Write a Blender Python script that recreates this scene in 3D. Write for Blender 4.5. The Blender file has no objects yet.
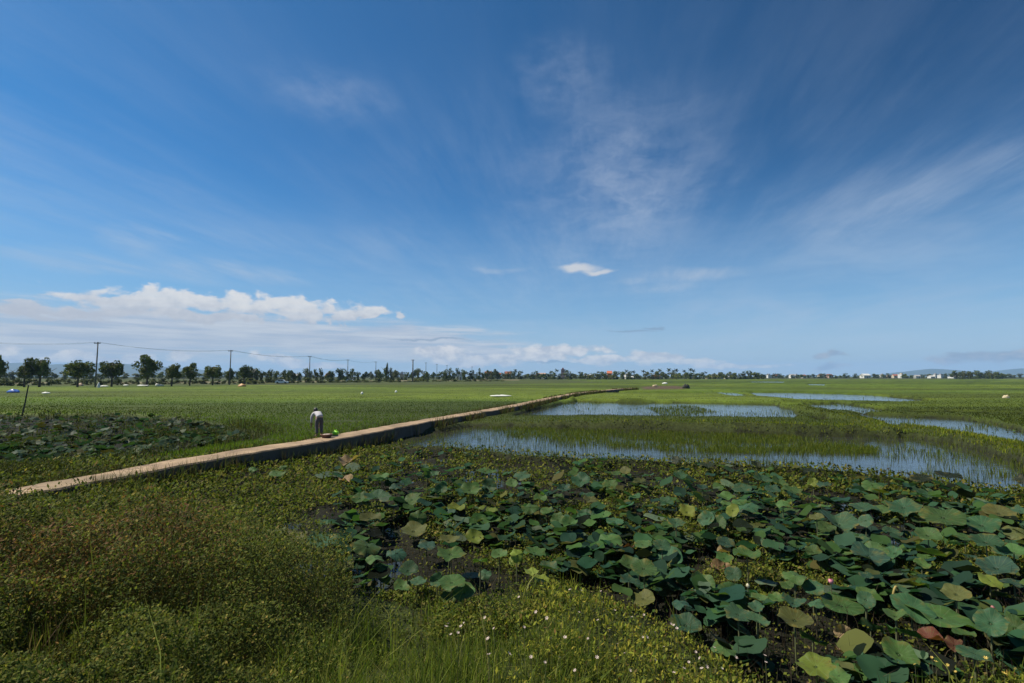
import bpy, bmesh, math, random
import numpy as np
from mathutils import Vector, Matrix

random.seed(7)
RNG = np.random.default_rng(11)
SC = bpy.context.scene
COL = SC.collection
PI = math.pi

# ------------------------------------------------------------------ camera
F = 484.0
CAM_Z = 2.6
PITCH = math.atan((376.5 - 341.5) / F)
cd = bpy.data.cameras.new('camera')
cam = bpy.data.objects.new('camera', cd)
COL.objects.link(cam)
cd.sensor_width = 36.0
cd.lens = 36.0 * F / 1024.0
cd.clip_start = 0.05
cd.clip_end = 60000
cam.location = (0, 0, CAM_Z)
cam.rotation_euler = (PI / 2 + PITCH, 0, 0)
SC.camera = cam
CT, ST = math.cos(PITCH), math.sin(PITCH)


def ray(px, py):
    a = (px - 512.0) / F
    b = -(py - 341.5) / F
    return Vector((a, CT - b * ST, ST + b * CT))


def W(px, py, z=0.0):
    d = ray(px, py)
    t = (z - CAM_Z) / d.z
    return np.array((d.x * t, d.y * t))


def at_y(px, py, y):
    """the point seen at a pixel when it stands at depth y"""
    d = ray(px, py)
    t = y / d.y
    return d.x * t, y, CAM_Z + d.z * t


def poly(pts, z):
    return np.array([W(p[0], p[1], z) for p in pts])


# ------------------------------------------------------------------ numpy helpers
def _hash(ix, iy, seed):
    h = (ix.astype(np.int64) * 374761393 + iy.astype(np.int64) * 668265263 + seed * 974634533) & 0x7fffffff
    h = ((h ^ (h >> 13)) * 1274126177) & 0x7fffffff
    h = h ^ (h >> 16)
    return (h & 0xffff) / 65535.0


def vnoise(x, y, seed=0):
    ix, iy = np.floor(x), np.floor(y)
    fx, fy = x - ix, y - iy
    fx = fx * fx * (3 - 2 * fx)
    fy = fy * fy * (3 - 2 * fy)
    a = _hash(ix, iy, seed); b = _hash(ix + 1, iy, seed)
    c = _hash(ix, iy + 1, seed); d = _hash(ix + 1, iy + 1, seed)
    return (a * (1 - fx) + b * fx) * (1 - fy) + (c * (1 - fx) + d * fx) * fy


def fbm(x, y, seed=0, o=4):
    s, a, t = 0, 1.0, 0
    for i in range(o):
        s = s + a * vnoise(x * 2 ** i, y * 2 ** i, seed + i * 17)
        t += a
        a *= 0.5
    return s / t


def sstep(a, b, x):
    t = np.clip((x - a) / (b - a), 0, 1)
    return t * t * (3 - 2 * t)


def sdist(P, x, y):
    """signed distance to a polygon, negative inside"""
    n = len(P)
    d2 = np.full(x.shape, 1e18)
    inside = np.zeros(x.shape, bool)
    for i in range(n):
        ax, ay = P[i]; bx, by = P[(i + 1) % n]
        ex, ey = bx - ax, by - ay
        wx, wy = x - ax, y - ay
        t = np.clip((wx * ex + wy * ey) / (ex * ex + ey * ey + 1e-12), 0, 1)
        d2 = np.minimum(d2, (wx - ex * t) ** 2 + (wy - ey * t) ** 2)
        c = (ay > y) != (by > y)
        with np.errstate(divide='ignore', invalid='ignore'):
            xi = (bx - ax) * (y - ay) / (by - ay + 1e-15) + ax
        inside ^= c & (x < xi)
    d = np.sqrt(d2)
    return np.where(inside, -d, d)


def ldist(L, x, y):
    d2 = np.full(x.shape, 1e18)
    for i in range(len(L) - 1):
        ax, ay = L[i]; bx, by = L[i + 1]
        ex, ey = bx - ax, by - ay
        wx, wy = x - ax, y - ay
        t = np.clip((wx * ex + wy * ey) / (ex * ex + ey * ey + 1e-12), 0, 1)
        d2 = np.minimum(d2, (wx - ex * t) ** 2 + (wy - ey * t) ** 2)
    return np.sqrt(d2)


def tag(o, label, cat, group=None, kind=None):
    o['label'] = label
    o['category'] = cat
    if group: o['group'] = group
    if kind: o['kind'] = kind
    return o


def np_mesh(name, V, T, mat, colors=None, smooth=False, parent=None, link=True):
    """a mesh object out of arrays: V (n,3), T (m,3 or 4)"""
    me = bpy.data.meshes.new(name)
    V = np.ascontiguousarray(V, np.float32)
    T = np.ascontiguousarray(T, np.int32)
    k = T.shape[1]
    me.vertices.add(len(V)); me.vertices.foreach_set('co', V.ravel())
    me.loops.add(T.size); me.loops.foreach_set('vertex_index', T.ravel())
    me.polygons.add(len(T))
    me.polygons.foreach_set('loop_start', np.arange(0, T.size, k, dtype=np.int32))
    try:
        me.polygons.foreach_set('loop_total', np.full(len(T), k, dtype=np.int32))
    except Exception:
        pass
    if smooth:
        me.polygons.foreach_set('use_smooth', np.ones(len(T), bool))
    me.update(calc_edges=True)
    me.validate()
    if colors is not None:
        at = me.color_attributes.new('Col', 'FLOAT_COLOR', 'POINT')
        c = np.ones((len(V), 4), np.float32); c[:, :3] = colors
        at.data.foreach_set('color', c.ravel())
    me.materials.append(mat)
    o = bpy.data.objects.new(name, me)
    if parent: o.parent = parent
    if link: COL.objects.link(o)
    return o


def bm_obj(name, bm, mat, parent=None, smooth=False):
    me = bpy.data.meshes.new(name)
    bmesh.ops.recalc_face_normals(bm, faces=bm.faces)
    bm.to_mesh(me); bm.free()
    if smooth:
        for p in me.polygons: p.use_smooth = True
    for m in (mat if isinstance(mat, (list, tuple)) else [mat]): me.materials.append(m)
    o = bpy.data.objects.new(name, me)
    COL.objects.link(o)
    if parent: o.parent = parent
    return o


def empty(name, loc, rz=0.0, s=1.0):
    o = bpy.data.objects.new(name, None)
    o.empty_display_size = 0.2
    o.location = loc; o.rotation_euler = (0, 0, rz); o.scale = (s, s, s)
    COL.objects.link(o)
    return o


def copy_tree(o, parent=None):
    c = o.copy(); COL.objects.link(c)
    c.parent = parent
    for ch in o.children:
        copy_tree(ch, c)
    return c


def box(bm, x0, x1, y0, y1, z0, z1):
    vs = [bm.verts.new((x, y, z)) for z in (z0, z1) for x, y in ((x0, y0), (x1, y0), (x1, y1), (x0, y1))]
    for f in ((3, 2, 1, 0), (4, 5, 6, 7), (0, 1, 5, 4), (1, 2, 6, 5), (2, 3, 7, 6), (3, 0, 4, 7)):
        bm.faces.new([vs[i] for i in f])


def tube(bm, pts, rad, n=8, cap=True):
    pts = [Vector(p) for p in pts]
    if not isinstance(rad, (list, tuple)): rad = [rad] * len(pts)
    rings = []
    up = None
    for i, p in enumerate(pts):
        t = (pts[min(i + 1, len(pts) - 1)] - pts[max(i - 1, 0)]).normalized()
        if up is None:
            up = t.orthogonal().normalized()
        else:
            up = (up - t * up.dot(t)).normalized()
        s = t.cross(up)
        rings.append([bm.verts.new(p + (up * math.cos(2 * PI * k / n) + s * math.sin(2 * PI * k / n)) * rad[i]) for k in range(n)])
    for a, b in zip(rings, rings[1:]):
        for k in range(n):
            bm.faces.new((a[k], a[(k + 1) % n], b[(k + 1) % n], b[k]))
    if cap:
        bm.faces.new(rings[0][::-1]); bm.faces.new(rings[-1])


# ------------------------------------------------------------------ materials
def new_mat(name):
    m = bpy.data.materials.new(name)
    m.use_nodes = True
    nt = m.node_tree
    return m, nt, nt.nodes['Principled BSDF'], nt.nodes['Material Output']


def nd(nt, t, **kw):
    n = nt.nodes.new(t)
    for k, v in kw.items(): setattr(n, k, v)
    return n


def plain(name, col, rough=0.7, metal=0.0, noise=0.15, scale=6.0):
    m, nt, b, out = new_mat(name)
    tc = nd(nt, 'ShaderNodeTexCoord')
    nz = nd(nt, 'ShaderNodeTexNoise'); nz.inputs['Scale'].default_value = scale; nz.inputs['Detail'].default_value = 5
    nt.links.new(tc.outputs['Object'], nz.inputs['Vector'])
    mx = nd(nt, 'ShaderNodeMix', data_type='RGBA')
    mx.inputs[6].default_value = (*[c * (1 - noise * 1.6) for c in col], 1)
    mx.inputs[7].default_value = (*[min(1, c * (1 + noise * 1.6)) for c in col], 1)
    nt.links.new(nz.outputs['Fac'], mx.inputs[0])
    nt.links.new(mx.outputs[2], b.inputs['Base Color'])
    b.inputs['Roughness'].default_value = rough
    b.inputs['Metallic'].default_value = metal
    return m


def obj_color_mat(name, rough=0.7, noise=0.2, scale=1.5):
    m, nt, b, out = new_mat(name)
    oi = nd(nt, 'ShaderNodeObjectInfo')
    tc = nd(nt, 'ShaderNodeTexCoord')
    nz = nd(nt, 'ShaderNodeTexNoise'); nz.inputs['Scale'].default_value = scale; nz.inputs['Detail'].default_value = 5
    nt.links.new(tc.outputs['Object'], nz.inputs['Vector'])
    mr = nd(nt, 'ShaderNodeMapRange')
    mr.inputs[3].default_value = 1 - noise; mr.inputs[4].default_value = 1 + noise
    nt.links.new(nz.outputs['Fac'], mr.inputs[0])
    mx = nd(nt, 'ShaderNodeVectorMath', operation='SCALE')
    nt.links.new(oi.outputs['Color'], mx.inputs[0]); nt.links.new(mr.outputs[0], mx.inputs['Scale'])
    nt.links.new(mx.outputs[0], b.inputs['Base Color'])
    b.inputs['Roughness'].default_value = rough
    return m


def foliage_mat(name, rough=0.55, transl=0.3, spec=0.3, boost=(1.15, 1.25, 0.7), obj_tint=False):
    m, nt, b, out = new_mat(name)
    a = nd(nt, 'ShaderNodeAttribute'); a.attribute_name = 'Col'
    src = a.outputs['Color']
    if obj_tint:
        oi = nd(nt, 'ShaderNodeObjectInfo')
        mu = nd(nt, 'ShaderNodeVectorMath', operation='MULTIPLY')
        nt.links.new(src, mu.inputs[0]); nt.links.new(oi.outputs['Color'], mu.inputs[1])
        src = mu.outputs[0]
    nt.links.new(src, b.inputs['Base Color'])
    b.inputs['Roughness'].default_value = rough
    b.inputs['Specular IOR Level'].default_value = spec
    tr = nd(nt, 'ShaderNodeBsdfTranslucent')
    mu = nd(nt, 'ShaderNodeVectorMath', operation='MULTIPLY'); mu.inputs[1].default_value = boost
    nt.links.new(src, mu.inputs[0]); nt.links.new(mu.outputs[0], tr.inputs['Color'])
    mix = nd(nt, 'ShaderNodeMixShader'); mix.inputs[0].default_value = transl
    nt.links.new(b.outputs[0], mix.inputs[1]); nt.links.new(tr.outputs[0], mix.inputs[2])
    nt.links.new(mix.outputs[0], out.inputs['Surface'])
    return m


M_BLADE = foliage_mat('grass_blade', 0.6, 0.42, 0.08)
M_WEED = foliage_mat('weed_leaf', 0.65, 0.38, 0.08)
M_TREE = foliage_mat('tree_leaf', 0.6, 0.2, 0.2, obj_tint=True)
M_BARK = plain('bark', (0.09, 0.07, 0.055), 0.9, scale=3)
M_OBJ = obj_color_mat('painted_surface', 0.75, 0.15)
M_GLASS = plain('window_dark', (0.03, 0.035, 0.04), 0.2)
M_POLE = plain('weathered_concrete_pole', (0.10, 0.095, 0.09), 0.85)
M_WIRE = plain('cable', (0.03, 0.03, 0.03), 0.6)


def lotus_mat():
    m, nt, b, out = new_mat('lotus_leaf_skin')
    oi = nd(nt, 'ShaderNodeObjectInfo')
    tc = nd(nt, 'ShaderNodeTexCoord')
    sx = nd(nt, 'ShaderNodeSeparateXYZ'); nt.links.new(tc.outputs['Object'], sx.inputs[0])

    def mt(op, a, c=None, clamp=False):
        n = nd(nt, 'ShaderNodeMath', operation=op, use_clamp=clamp)
        for i, v in enumerate((a, c)):
            if v is None: continue
            if isinstance(v, (int, float)): n.inputs[i].default_value = v
            else: nt.links.new(v, n.inputs[i])
        return n.outputs[0]
    ang = mt('ARCTAN2', sx.outputs[1], sx.outputs[0])
    v = mt('ABSOLUTE', mt('SINE', mt('MULTIPLY', ang, 10.0)))       # 0 on the veins
    vein = mt('SUBTRACT', 1.0, mt('MULTIPLY', v, 5.5), True)
    r = mt('SQRT', mt('ADD', mt('MULTIPLY', sx.outputs[0], sx.outputs[0]), mt('MULTIPLY', sx.outputs[1], sx.outputs[1])))
    ctr = mt('SUBTRACT', 1.0, mt('MULTIPLY', r, 9.0), True)
    pale = mt('MAXIMUM', mt('MULTIPLY', vein, 0.65), mt('MULTIPLY', ctr, 0.7))
    nz = nd(nt, 'ShaderNodeTexNoise'); nz.inputs['Scale'].default_value = 3.0; nz.inputs['Detail'].default_value = 6
    ad = nd(nt, 'ShaderNodeVectorMath', operation='ADD')
    nt.links.new(tc.outputs['Object'], ad.inputs[0])
    nt.links.new(oi.outputs['Location'], ad.inputs[1]); nt.links.new(ad.outputs[0], nz.inputs['Vector'])
    mr = nd(nt, 'ShaderNodeMapRange'); mr.inputs[3].default_value = 0.55; mr.inputs[4].default_value = 1.45
    nt.links.new(nz.outputs['Fac'], mr.inputs[0])
    sc = nd(nt, 'ShaderNodeVectorMath', operation='SCALE')
    nt.links.new(oi.outputs['Color'], sc.inputs[0]); nt.links.new(mr.outputs[0], sc.inputs['Scale'])
    # yellowing rim patches
    nz2 = nd(nt, 'ShaderNodeTexNoise'); nz2.inputs['Scale'].default_value = 1.7; nz2.inputs['Detail'].default_value = 3
    nt.links.new(ad.outputs[0], nz2.inputs['Vector'])
    rim = mt('MULTIPLY', mt('MULTIPLY', mt('SUBTRACT', nz2.outputs['Fac'], 0.52, True), 5.0), mt('MULTIPLY', r, r), True)
    mx0 = nd(nt, 'ShaderNodeMix', data_type='RGBA'); mx0.inputs[7].default_value = (0.16, 0.13, 0.03, 1)
    nt.links.new(rim, mx0.inputs[0]); nt.links.new(sc.outputs[0], mx0.inputs[6])
    # brown spots and bites
    nz3 = nd(nt, 'ShaderNodeTexNoise'); nz3.inputs['Scale'].default_value = 9.0; nz3.inputs['Detail'].default_value = 4
    nt.links.new(ad.outputs[0], nz3.inputs['Vector'])
    spot = mt('MULTIPLY', mt('SUBTRACT', nz3.outputs['Fac'], 0.63, True), 12.0, True)
    ms3 = nd(nt, 'ShaderNodeMix', data_type='RGBA'); ms3.inputs[7].default_value = (0.075, 0.05, 0.025, 1)
    nt.links.new(spot, ms3.inputs[0]); nt.links.new(mx0.outputs[2], ms3.inputs[6])
    mx0 = ms3
    mx = nd(nt, 'ShaderNodeMix', data_type='RGBA'); mx.inputs[7].default_value = (0.14, 0.21, 0.10, 1)
    nt.links.new(pale, mx.inputs[0]); nt.links.new(mx0.outputs[2], mx.inputs[6])
    nt.links.new(mx.outputs[2], b.inputs['Base Color'])
    b.inputs['Roughness'].default_value = 0.58
    b.inputs['Specular IOR Level'].default_value = 0.16
    tr = nd(nt, 'ShaderNodeBsdfTranslucent')
    mu = nd(nt, 'ShaderNodeVectorMath', operation='MULTIPLY'); mu.inputs[1].default_value = (1.5, 1.6, 0.5)
    nt.links.new(mx.outputs[2], mu.inputs[0]); nt.links.new(mu.outputs[0], tr.inputs['Color'])
    ms = nd(nt, 'ShaderNodeMixShader'); ms.inputs[0].default_value = 0.28
    nt.links.new(b.outputs[0], ms.inputs[1]); nt.links.new(tr.outputs[0], ms.inputs[2])
    nt.links.new(ms.outputs[0], out.inputs['Surface'])
    return m


M_LOTUS = lotus_mat()
M_STEM = plain('lotus_stem_skin', (0.10, 0.11, 0.05), 0.6)


def ground_mat():
    m, nt, b, out = new_mat('ground_soil')
    a = nd(nt, 'ShaderNodeAttribute'); a.attribute_name = 'Col'
    tc = nd(nt, 'ShaderNodeTexCoord')
    prev = a.outputs['Color']
    for s, lo, hi in ((9.0, 0.55, 1.45), (0.9, 0.7, 1.3), (0.06, 0.75, 1.25)):
        nz = nd(nt, 'ShaderNodeTexNoise'); nz.inputs['Scale'].default_value = s; nz.inputs['Detail'].default_value = 6
        nt.links.new(tc.outputs['Object'], nz.inputs['Vector'])
        mr = nd(nt, 'ShaderNodeMapRange'); mr.inputs[1].default_value = 0.25; mr.inputs[2].default_value = 0.75
        mr.inputs[3].default_value = lo; mr.inputs[4].default_value = hi
        nt.links.new(nz.outputs['Fac'], mr.inputs[0])
        sc = nd(nt, 'ShaderNodeVectorMath', operation='SCALE')
        nt.links.new(prev, sc.inputs[0]); nt.links.new(mr.outputs[0], sc.inputs['Scale'])
        prev = sc.outputs[0]
    nt.links.new(prev, b.inputs['Base Color'])
    b.inputs['Roughness'].default_value = 0.9
    b.inputs['Specular IOR Level'].default_value = 0.15
    nb = nd(nt, 'ShaderNodeTexNoise'); nb.inputs['Scale'].default_value = 14; nb.inputs['Detail'].default_value = 6
    nt.links.new(tc.outputs['Object'], nb.inputs['Vector'])
    bp = nd(nt, 'ShaderNodeBump'); bp.inputs['Strength'].default_value = 0.6; bp.inputs['Distance'].default_value = 0.05
    nt.links.new(nb.outputs['Fac'], bp.inputs['Height']); nt.links.new(bp.outputs[0], b.inputs['Normal'])
    return m


def water_mat():
    m, nt, b, out = new_mat('paddy_water')
    b.inputs['Base Color'].default_value = (0.030, 0.034, 0.028, 1)
    b.inputs['Roughness'].default_value = 0.06
    b.inputs['IOR'].default_value = 1.33
    tc = nd(nt, 'ShaderNodeTexCoord')
    nz = nd(nt, 'ShaderNodeTexNoise'); nz.inputs['Scale'].default_value = 2.2; nz.inputs['Detail'].default_value = 4
    mp = nd(nt, 'ShaderNodeMapping'); mp.inputs['Scale'].default_value = (1.0, 2.2, 1.0)
    nt.links.new(tc.outputs['Object'], mp.inputs[0]); nt.links.new(mp.outputs[0], nz.inputs['Vector'])
    bp = nd(nt, 'ShaderNodeBump'); bp.inputs['Strength'].default_value = 0.5; bp.inputs['Distance'].default_value = 0.03
    nt.links.new(nz.outputs['Fac'], bp.inputs['Height']); nt.links.new(bp.outputs[0], b.inputs['Normal'])
    return m


# ------------------------------------------------------------------ layout traced from the photo (pixels -> ground points)
WZ = -0.40          # water level
PATH_Z = 0.20
edge_hi = [(-120, 513), (20, 486), (87, 475), (175, 459), (256, 446), (318, 438), (381, 426), (456, 414), (512, 404.6), (549, 397.2), (574, 392.8), (612, 389.2), (632, 388.0)]
pc = []
for (px, py) in edge_hi:
    pc.append(W(px, py, PATH_Z))
pc = np.array(pc)
# centre line: half a width to the right of the far edge
PW = 0.54
tdir = np.gradient(pc, axis=0); tdir /= np.linalg.norm(tdir, axis=1)[:, None]
PATHC = pc + np.stack([tdir[:, 1], -tdir[:, 0]], 1) * PW
PATH_END = PATHC[1]


def x_path(y):
    return np.interp(y, PATHC[:, 1], PATHC[:, 0])


Z = WZ
PADDY = {
    'a': poly([(300, 462), (330, 453), (400, 439), (470, 427), (520, 427.5), (640, 431), (800, 436), (886, 438), (915, 438.5), (960, 446), (1000, 457), (1040, 468), (1150, 500), (1300, 545), (1300, 600), (1100, 525), (1024, 502), (960, 494), (900, 486), (840, 478), (760, 472), (700, 469), (600, 465), (520, 461), (460, 453), (400, 450), (340, 460)], Z),
    'b': poly([(846, 413.6), (899, 416.5), (959, 419), (990, 423), (1040, 435.5), (1150, 466), (1150, 488), (1060, 463), (1024, 452), (960, 439), (925, 433.6), (908, 431.5), (893, 429), (872, 421)], Z),
    'c': poly([(514, 417), (540, 409), (576, 401.6), (640, 403), (700, 403), (775, 405), (800, 413), (792, 421), (700, 419.5), (600, 418.3), (514, 419)], Z),
    'd': poly([(712, 391.8), (735, 392.6), (752, 397), (735, 397.3), (718, 394.4)], Z),
    'd2': poly([(596, 392.4), (660, 392.6), (705, 393.2), (705, 394.6), (650, 394.3), (600, 394.0)], Z),
    'e': poly([(748, 392.4), (800, 392.8), (870, 395), (940, 402), (900, 403.6), (800, 401), (757, 397)], Z),
    'f': poly([(796, 404.6), (840, 403.4), (892, 411.4), (876, 414.6), (830, 412.4)], Z),
    'g': poly([(812, 420), (826, 419.4), (832, 422.6), (818, 424)], Z),
    'h': poly([(806, 384.2), (826, 384.4), (824, 386.6), (810, 386.2)], Z),
    'i': poly([(748, 381.6), (785, 381.9), (784, 383.2), (752, 382.9)], Z),
    'j': poly([(905, 412.6), (950, 413), (1100, 416), (1100, 419), (960, 415.6), (910, 414.6)], Z),
}
LOTUS = np.vstack([
    poly([(120, 492), (170, 478), (256, 463), (330, 452), (400, 450), (460, 453), (520, 461), (600, 465), (700, 469), (760, 472), (840, 477.5), (900, 486), (960, 493), (1024, 501), (1300, 560)], Z + 0.05),
    poly([(1500, 735), (1200, 712), (1024, 672), (960, 680), (880, 706), (800, 706), (752, 680), (715, 653), (680, 630), (640, 607), (605, 589), (560, 578), (520, 580), (490, 598), (455, 612), (425, 602), (385, 590), (330, 574), (280, 560), (240, 543), (205, 515), (160, 502)], 0.02)])
LEFT_LOTUS = poly([(-200, 412), (0, 416), (60, 417), (110, 415), (160, 420), (215, 427), (265, 440), (256, 444), (175, 457), (90, 472), (20, 482), (-60, 478), (-250, 490)], -0.2)
BUND1 = poly([(476, 419.5), (520, 419.5), (560, 420), (640, 421.5), (700, 423), (800, 425.5), (860, 427), (896, 428)], 0.1)
BUND2 = poly([(906, 432), (930, 436), (960, 442), (995, 450), (1024, 457.5), (1060, 467.5), (1150, 494)], -0.35)
STRIP = poly([(782, 406), (804, 406), (840, 413), (880, 420), (902, 427), (906, 432), (870, 429), (800, 424)], -0.1)
BUND3 = poly([(575, 399.3), (640, 400.5), (700, 401.2), (785, 403.2), (830, 404)], -0.1)
BUND4 = poly([(894, 430), (866, 420.5), (830, 413.5), (796, 405.8)], 0.0)
MOUND = poly([(640, 386.8), (676, 386.2), (690, 387.4), (684, 388.8), (644, 389.2)], 0.0)
ROAD = np.array([W(-700, 384, 0.6), W(-200, 383.2, 0.6), W(0, 382.6, 0.6), W(120, 382.2, 0.6), W(250, 381.6, 0.6), W(340, 380.8, 0.6), W(430, 380.2, 0.6), W(520, 379.6, 0.6)])


def land(x, y):
    """terrain height"""
    r = np.hypot(x, y)
    far = sstep(100, 140, y)
    side = x - x_path(np.clip(y, 0, 100))
    base = np.where(side < 0, 0.0, -0.12) * (1 - far)
    base = base + 0.05 * (fbm(x * 0.3, y * 0.3, 3) - 0.5)
    # left lotus hollow
    dl = sdist(LEFT_LOTUS, x, y)
    base = base - 0.25 * sstep(0.3, -0.8, dl)
    # bunds between the paddies
    for L, w, h in ((BUND1, 0.36, 0.18), (BUND2, 0.50, 0.04), (BUND3, 0.7, 0.20), (BUND4, 0.45, 0.08)):
        d = ldist(L, x, y) + 0.5 * (fbm(x * 0.7, y * 0.7, 9) - 0.5)
        base = base + (h + 0.14) * sstep(w * 1.5, w * 0.5, d)
    d = sdist(MOUND, x, y)
    base = base + 0.22 * sstep(1.0, -3.0, d) * (0.4 + 1.2 * fbm(x * 0.35, y * 0.5, 21))
    # paddies under water
    for k, P in PADDY.items():
        d = sdist(P, x, y) + 0.55 * (fbm(x * 0.55, y * 0.55, 5, 3) - 0.5) * np.clip(y / 30, 0.4, 2.0)
        base = base + (-0.62 - base) * sstep(0.25, -0.25, d)
    # the lotus pond: mud with shallow pools
    d = sdist(LOTUS, x, y)
    mud = -0.37 + 0.16 * (fbm(x * 0.9, y * 0.9, 31) - 0.5)
    near = sstep(11.0, 4.0, r)
    bank = base + near * (0.84 - base) * sstep(0.0, 3.7, d)
    bank = bank + 0.16 * near * (fbm(x * 0.8, y * 0.8, 41) - 0.5) * sstep(0.2, 2, d)
    h = np.where(d < 0, bank + (mud - bank) * sstep(0.1, -0.6, d), bank)
    # rough verge against the slab on the pond side, sinking towards the paddies
    dp = ldist(PATHC, x, y)
    verge = (-0.06 - 0.30 * sstep(9.5, 19.0, y)) + 0.16 * (fbm(x * 1.1, y * 1.1, 45) - 0.5)
    h = np.where((side > 0) & (y > 6) & (y < 40), np.maximum(h, h + (verge - h) * sstep(PW + 1.5, PW + 0.3, dp)), h)
    # under the slab
    dp = ldist(PATHC, x, y)
    h = np.where((dp < PW + 0.25) & (side < 0.5), np.minimum(h, 0.0) * 1.0, h)
    # road bank
    dr = ldist(ROAD, x, y)
    h = h + 0.65 * sstep(12.0, 4.0, dr)
    h = h + 1.2 * sstep(250, 700, r) * 0.3
    return h


def band(x, y):
    """plots of differing green and thin dark dykes across the far fields"""
    p = fbm(x * 0.010 + 3, y * 0.10, 201, 4)
    q = fbm(x * 0.006 + 9, y * 0.055, 207, 3)
    line = np.abs(((q * 9.0) % 1.0) - 0.5)
    return (0.62 + 0.80 * sstep(0.32, 0.68, p)) * (1 - 0.5 * sstep(0.07, 0.02, line) * sstep(38, 60, y))


# ------------------------------------------------------------------ terrain sheet
def build_ground():
    az = np.concatenate([np.radians(np.arange(-78, 78, 0.21)), np.radians(np.arange(78, 282, 4.0))])
    rr = [0.4]
    while rr[-1] < 9000:
        s = 1.016 if rr[-1] < 170 else 1.06
        rr.append(rr[-1] * s)
    rr = np.array(rr)
    A, R = np.meshgrid(az, rr)
    X, Y = R * np.sin(A), R * np.cos(A)
    x, y = X.ravel(), Y.ravel()
    z = land(x, y)
    n_a, n_r = len(az), len(rr)
    V = np.stack([x, y, z], 1)
    V = np.vstack([V, [[0, 0, 0.84]]])
    idx = np.arange(n_a * n_r).reshape(n_r, n_a)
    nx = np.roll(idx, -1, axis=1)
    Q = np.stack([idx[:-1], idx[1:], nx[1:], nx[:-1]], -1).reshape(-1, 4)
    # colours
    n1 = fbm(x * 0.15, y * 0.5, 51); n2 = fbm(x * 0.02, y * 0.08, 52)
    c = np.zeros((len(x), 3))
    green = np.array([0.058, 0.090, 0.010]); green2 = np.array([0.082, 0.110, 0.013]); dk = np.array([0.036, 0.055, 0.013])
    soil = np.array([0.055, 0.042, 0.028])
    t = sstep(0.3, 0.7, n2)[:, None]
    c[:] = green * (1 - t) + green2 * t
    c = c * (0.2 + 0.8 * band(x, y))[:, None]
    t = sstep(0.62, 0.75, n1)[:, None] * 0.4
    c = c * (1 - t) + dk * t
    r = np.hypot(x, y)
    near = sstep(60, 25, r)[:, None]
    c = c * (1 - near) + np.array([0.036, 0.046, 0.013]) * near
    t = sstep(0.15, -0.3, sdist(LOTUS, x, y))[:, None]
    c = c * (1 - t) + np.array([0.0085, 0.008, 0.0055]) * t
    t = sstep(0.15, -0.5, sdist(LEFT_LOTUS, x, y))[:, None]
    c = c * (1 - t) + np.array([0.015, 0.016, 0.009]) * t
    t = sstep(0.5, -0.8, sdist(MOUND, x, y))[:, None]
    c = c * (1 - t) + np.array([0.085, 0.062, 0.040]) * t
    # sides of the bunds show mud, darkened to put their shade into the colour
    t = (sstep(np.where(r < 48, -0.17, -0.24), np.where(r < 48, -0.25, -0.36), z) * (r < 90))[:, None] * 0.85
    c = c * (1 - t) + np.array([0.013, 0.013, 0.008]) * t
    # scrub land beyond the fields
    t = sstep(0, 10, y - np.interp(x, [-300, -130, 0, 60], [128, 128, 158, 230]))[:, None] * (x < 40)[:, None]
    c = c * (1 - t) + np.array([0.058, 0.072, 0.020]) * t
    t = sstep(380, 460, y)[:, None] * 0.8
    c = c * (1 - t) + np.array([0.05, 0.055, 0.022]) * t
    dr = ldist(ROAD, x, y)
    t = (sstep(4.2, 3.2, dr))[:, None]
    c = c * (1 - t) + np.array([0.20, 0.165, 0.105]) * t
    # tan bare earth right under the viewer
    t = (sstep(0.52, 0.7, fbm(x * 0.9, y * 0.9, 77)) * (r < 3.6))[:, None] * 0.9
    c = c * (1 - t) + np.array([0.19, 0.135, 0.085]) * t
    c = np.vstack([c, [[0.1, 0.08, 0.05]]])
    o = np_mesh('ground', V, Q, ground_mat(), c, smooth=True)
    tag(o, 'flat green and muddy farmland stretching to the horizon', 'ground', kind='structure')


build_ground()

bm = bmesh.new()
vs = [bm.verts.new(p) for p in ((-60, 2.0, WZ), (420, 2.0, WZ), (420, 320, WZ), (-60, 320, WZ))]
bm.faces.new(vs)
tag(bm_obj('water', bm, water_mat()), 'still shallow water flooding the rice paddies and reflecting the sky', 'water', kind='structure')


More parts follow.
